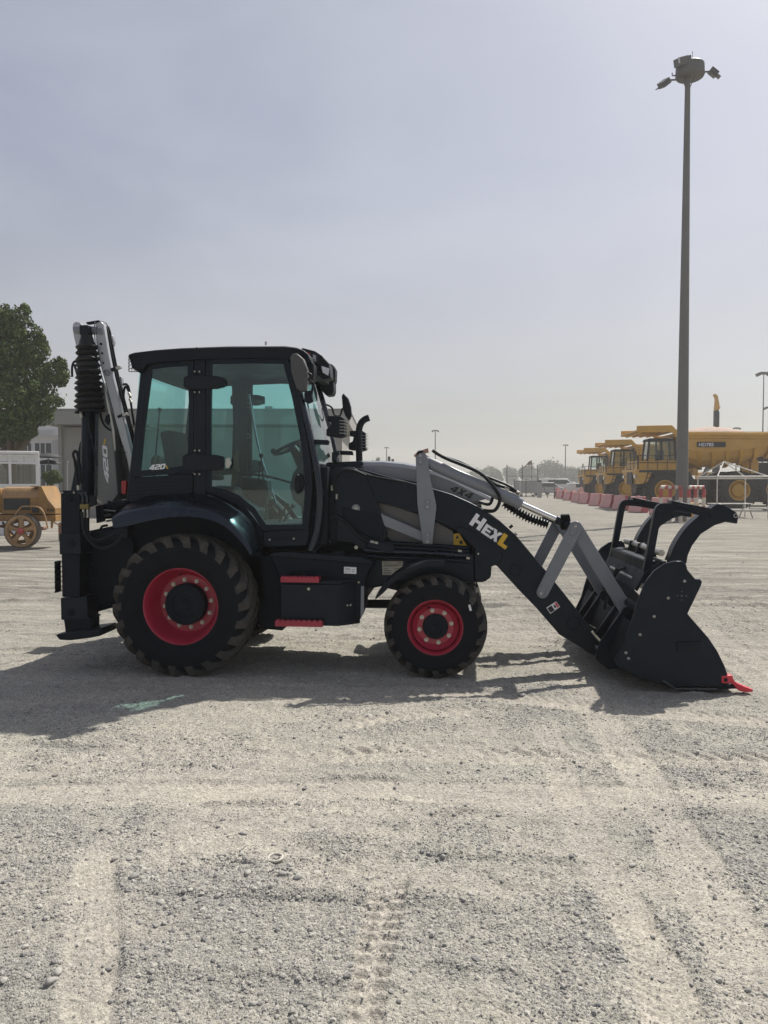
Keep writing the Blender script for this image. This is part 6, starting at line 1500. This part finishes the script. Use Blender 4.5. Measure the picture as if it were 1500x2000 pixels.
for x0, x1 in ((20, 40), (44, 62), (70, 101)):
    for y0, y1 in ((866, 886), (908, 955)):
        w_ = MB().box(((ox(x0)+ox(x1))/2, -.02, (oz(y0)+oz(y1))/2), (ox(x1)-ox(x0), .06, oz(y0)-oz(y1))).build('window', DGLASS, t)
        for f_ in (.33, .66): MB().box((ox(x0)+(ox(x1)-ox(x0))*f_, -.07, (oz(y0)+oz(y1))/2), (.06, .05, oz(y0)-oz(y1))).build('mullion', OW, w_)
for i in range(12): MB().box((ox(104+i*1.1), -.04, (oz(860)+oz(945))/2), (.02, .05, oz(860)-oz(945))).build('cladding_rib', OW, t)
# two dark round awnings
for i, y in enumerate((890, 902)):
    c = base_at(95, 38+i*.6); t = tag(empty('parasol', c, rz=PSI), 'dark flat round parasol, %s of two beside the kiosk' % ('upper' if i == 0 else 'lower'), 'parasol', 'dark parasols'); setoff((0, 0, 0)); zz = HGT+(945-y)*38/F
    MB().lathe([(-.10, .62), (-.06, .61), (.06, .40), (.13, .05), (.14, .001)], (0, 0, zz), 24, 'Z').build('canopy', TDARK, t); MB().cyl((0, 0, 0), (0, 0, zz+.1), .025, 8).build('pole', FAINT, t)
tree(103, 36, [(95, 930, 10), (108, 928, 11), (100, 938, 10), (112, 936, 9)], 1800, .055, 'small round shrub between the kiosk and the hall', 31, trunk=.05)
# kiosk
D3 = 27; k3 = D3/F; c = base_at(30, D3); t = tag(empty('kiosk', c, rz=PSI+R(24)), 'white kiosk with sliding windows at the left edge', 'kiosk'); setoff((0, 0, 0))
KW = mat('kiosk_white', (.70, .70, .69), .45, var=.05); kx = lambda px: (px-30)*k3; kz = lambda py: HGT+(945-py)*k3
for x in (-75, 21, 70): MB().box((kx(x), 0, kz(884)/2), (.09 if x != 70 else .13, .10, kz(884))).build('post', KW, t, .008)
for x in (-75, 70): MB().box((kx(x), 2.0, kz(884)/2), (.10, .10, kz(884))).build('post', KW, t, .008)
MB().box(((kx(-77)+kx(73))/2, 1.0, kz(884)), (kx(73)-kx(-77), 2.2, .10)).build('roof', KW, t, .02)
for y, hh in ((904, .07), (948, .10), (890, .05)):
    MB().box(((kx(-75)+kx(70))/2, -.012, kz(y)), (kx(70)-kx(-75), .10, hh)).build('rail', KW, t, .006)
MB().box(((kx(-75)+kx(70))/2, .0, kz(950)/2), (kx(70)-kx(-75), .06, kz(950))).build('lower_panel', KW, t)
MB().box((kx(70), 1.0, kz(950)/2), (.06, 1.9, kz(950))).build('lower_panel', KW, t); MB().box(((kx(-75)+kx(70))/2, 2.0, kz(950)/2), (kx(70)-kx(-75), .06, kz(950))).build('lower_panel', KW, t)
for x0, x1 in ((-74, -50), (-50, -27), (-27, -3), (-3, 21), (22, 46), (46, 69)):
    MB().box(((kx(x0)+kx(x1))/2, .012, (kz(886)+kz(903))/2), (kx(x1)-kx(x0)-.06, .03, kz(886)-kz(903)-.06)).build('top_panel', KW, t)
KG = glass('kiosk_glass', (.80, .80, .76), film=.25, filmc=(.3, .3, .27))
for x0, x1 in ((-74, -27), (-27, 20), (23, 68)): MB().box(((kx(x0)+kx(x1))/2, 0, (kz(906)+kz(946))/2), (kx(x1)-kx(x0), .012, kz(906)-kz(946))).build('window', KG, t, ang=None)
MB().box(((kx(-75)+kx(70))/2, 2.0, (kz(906)+kz(946))/2), (kx(70)-kx(-75), .02, kz(906)-kz(946))).build('rear_window', KG, t, ang=None)
MB().box(((kx(-75)+kx(70))/2, 1.5, kz(960)), (kx(70)-kx(-75)-.3, .6, .05)).build('counter', KW, t)
# spoked rake wheel
c = base_at(122, 24); t = tag(empty('spoked_wheel', c, rz=PSI+R(60)), 'old thin spoked iron wheel leaning behind the yellow engine', 'wheel'); RUST = mat('rust', (.20, .10, .06), .8, var=.3, scale=12); setoff((0, 0, 0))
MB().tube([(math.cos(a)*.5, 0, .98+math.sin(a)*.5) for a in np.linspace(0, 2*math.pi, 33)], .02, 6, cap=False).build('rim', RUST, t); MB().cyl((0, -.05, .98), (0, .05, .98), .05, 10).build('hub', RUST, t)
for i in range(14): a = i*math.pi/7; MB().cyl((0, 0, .98), (math.cos(a)*.5, 0, .98+math.sin(a)*.5), .008, 5).build('spoke', RUST, t)
MB().box((0, 0, .28), (.12, .3, .56)).build('stand', RUST, t)
# ---- antique yellow road machine
D4 = 21.2; k4 = D4/F; c = base_at(60, D4); t = tag(empty('antique_roller', c, rz=PSI), 'antique yellow road machine with spoked iron wheels at the left', 'road machine'); setoff((0, 0, 0))
AY_ = mat('old_yellow', (.25, .13, .028), .6, var=.3, scale=4, dust=.3, dustc=(.24, .17, .11)); AY2 = mat('old_yellow_pale', (.33, .19, .07), .5, var=.3, scale=4, dust=.35, dustc=(.34, .26, .2))
vx = lambda px: (px-60)*k4; vz = lambda py: HGT+(945-py)*k4
pv = lambda pts, y: [(vx(x), y, vz(yy)) for x, yy in pts]
MB().prism(pv([(-60, 1005), (118, 1005), (118, 1017), (-60, 1017)], -.35), (0, 1.1, 0)).build('frame', AY_, t, .01)
rows = []
for x in (14, 90):
    rows.append([Vector((vx(x), y, vz(py))) for y, py in ((-.30, 1001), (-.32, 970), (-.28, 960), (-.18, 953), (0, 951), (.3, 951), (.48, 953), (.58, 960), (.62, 970), (.60, 1001))])
MB().loft(rows).build('bonnet', AY2, t, fix=False, ang=30)
MB().prism(pv([(13, 971), (90, 971), (90, 1003), (13, 1003)], -.33), (0, .9, 0)).build('bonnet_side', AY_, t, .01)
MB().prism(pv([(18, 973), (69, 973), (69, 995), (18, 995)], -.345), (0, .02, 0)).build('side_opening', TDARK, t, .01)
MB().prism(pv([(86, 949), (92, 950), (104, 975), (118, 992), (118, 1003), (86, 1003)], -.36), (0, 1.0, 0)).build('radiator', AY_, t, .01)
MB().prism(pv([(70, 949), (92, 949), (92, 951), (70, 951)], -.34), (0, .95, 0)).build('radiator_cap', AY_, t, .01)
MB().prism(pv([(-60, 955), (12, 953), (14, 962), (13, 1001), (-60, 1001)], -.36), (0, 1.0, 0)).build('cowl', AY_, t, .02)
for y0, y1 in ((988, 992), (994, 999)): MB().prism(pv([(3, y0), (11, y0), (11, y1), (3, y1)], -.37), (0, .02, 0)).build('vent', TDARK, t)
def iron_wheel(px, py, y, R_, mt, hubm):
    w = empty('wheel', (vx(px), y, vz(py)), t)
    MB().lathe([(-.06, R_), (.16, R_), (.16, R_*.90), (-.06, R_*.90), (-.06, R_)], (0, 0, 0), 40).build('tyre', MATS['iron_tyre'], w, ang=30)
    MB().lathe([(-.075, R_*.93), (-.075, R_*.76), (.05, R_*.76), (.05, R_*.93)], (0, 0, 0), 40).build('felloe', mt, w, ang=30)
    for i in range(5):
        a = i*2*math.pi/5+.3; rot = Euler((0, -a, 0)).to_matrix(); ps = [(R_*.12, -R_*.13), (R_*.5, -R_*.085), (R_*.82, -R_*.19), (R_*.82, R_*.19), (R_*.5, R_*.085), (R_*.12, R_*.13)]
        MB().prism([rot @ Vector((a_, -.06, b_)) for a_, b_ in ps], (0, .09, 0)).build('spoke', mt, w)
    MB().lathe([(-.13, .001), (-.13, R_*.13), (-.10, R_*.19), (.1, R_*.19)], (0, 0, 0), 20).build('hub', hubm, w)
mat('iron_tyre', (.07, .055, .05), .8, var=.3, scale=10, dust=.3)
iron_wheel(62, 1034.5, -.62, .46, AY2, REDW); iron_wheel(14, 1036, .75, .42, AY_, AY_); iron_wheel(-55, 1036, -.55, .42, AY_, AY_)
MB().cyl((vx(62), -.5, vz(1035)), (vx(62), .8, vz(1035)), .05, 10).build('axle', RUST, t)
m = MB().tube(crom([Vector((vx(x), -.55, vz(y))) for x, y in ((45, 1008), (58, 990), (70, 988), (90, 989), (100, 997), (106, 1015), (109, 1030))], 4), .022, 8); m.build('front_stay', AY2, t)
MB().prism(pv([(76, 989), (86, 989), (86, 1000), (76, 1000)], -.45), (0, .1, 0)).build('lamp', TDARK, t, .01)
for a, b_ in (((-10, 1030), (35, 1018)), ((0, 1020), (20, 1045)), ((-20, 1024), (40, 1040))): MB().cyl((vx(a[0]), .1, vz(a[1])), (vx(b_[0]), .1, vz(b_[1])), .03, 8).build('linkage', RUST, t)
MB().prism(pv([(110, 1017), (114, 1017), (113, 1030), (110, 1030)], -.4), (0, .05, 0)).build('hook', AY_, t)
text_part('badge_lettering', 'Rile', (vx(102), -.372, vz(998)), (1, 0, 0), (0, 0, 1), .13, INK, t, .01)

# ---- dusty air
hz_m = bpy.data.materials.new('dusty_air'); hz_m.use_nodes = True; nt = hz_m.node_tree; nt.nodes.remove(nt.nodes['Principled BSDF'])
pvn = nt.nodes.new('ShaderNodeVolumePrincipled'); pvn.inputs['Color'].default_value = (.93, .93, .92, 1); pvn.inputs['Density'].default_value = HAZE; pvn.inputs['Anisotropy'].default_value = .2
nt.links.new(pvn.outputs[0], nt.nodes['Material Output'].inputs['Volume'])
setoff((0, 0, 0)); hb = MB().box((0, 200, 12.5), (1200, 800, 27)).build('haze', hz_m, None, ang=None); tag(hb, 'thin dusty haze over the yard', kind='stuff')
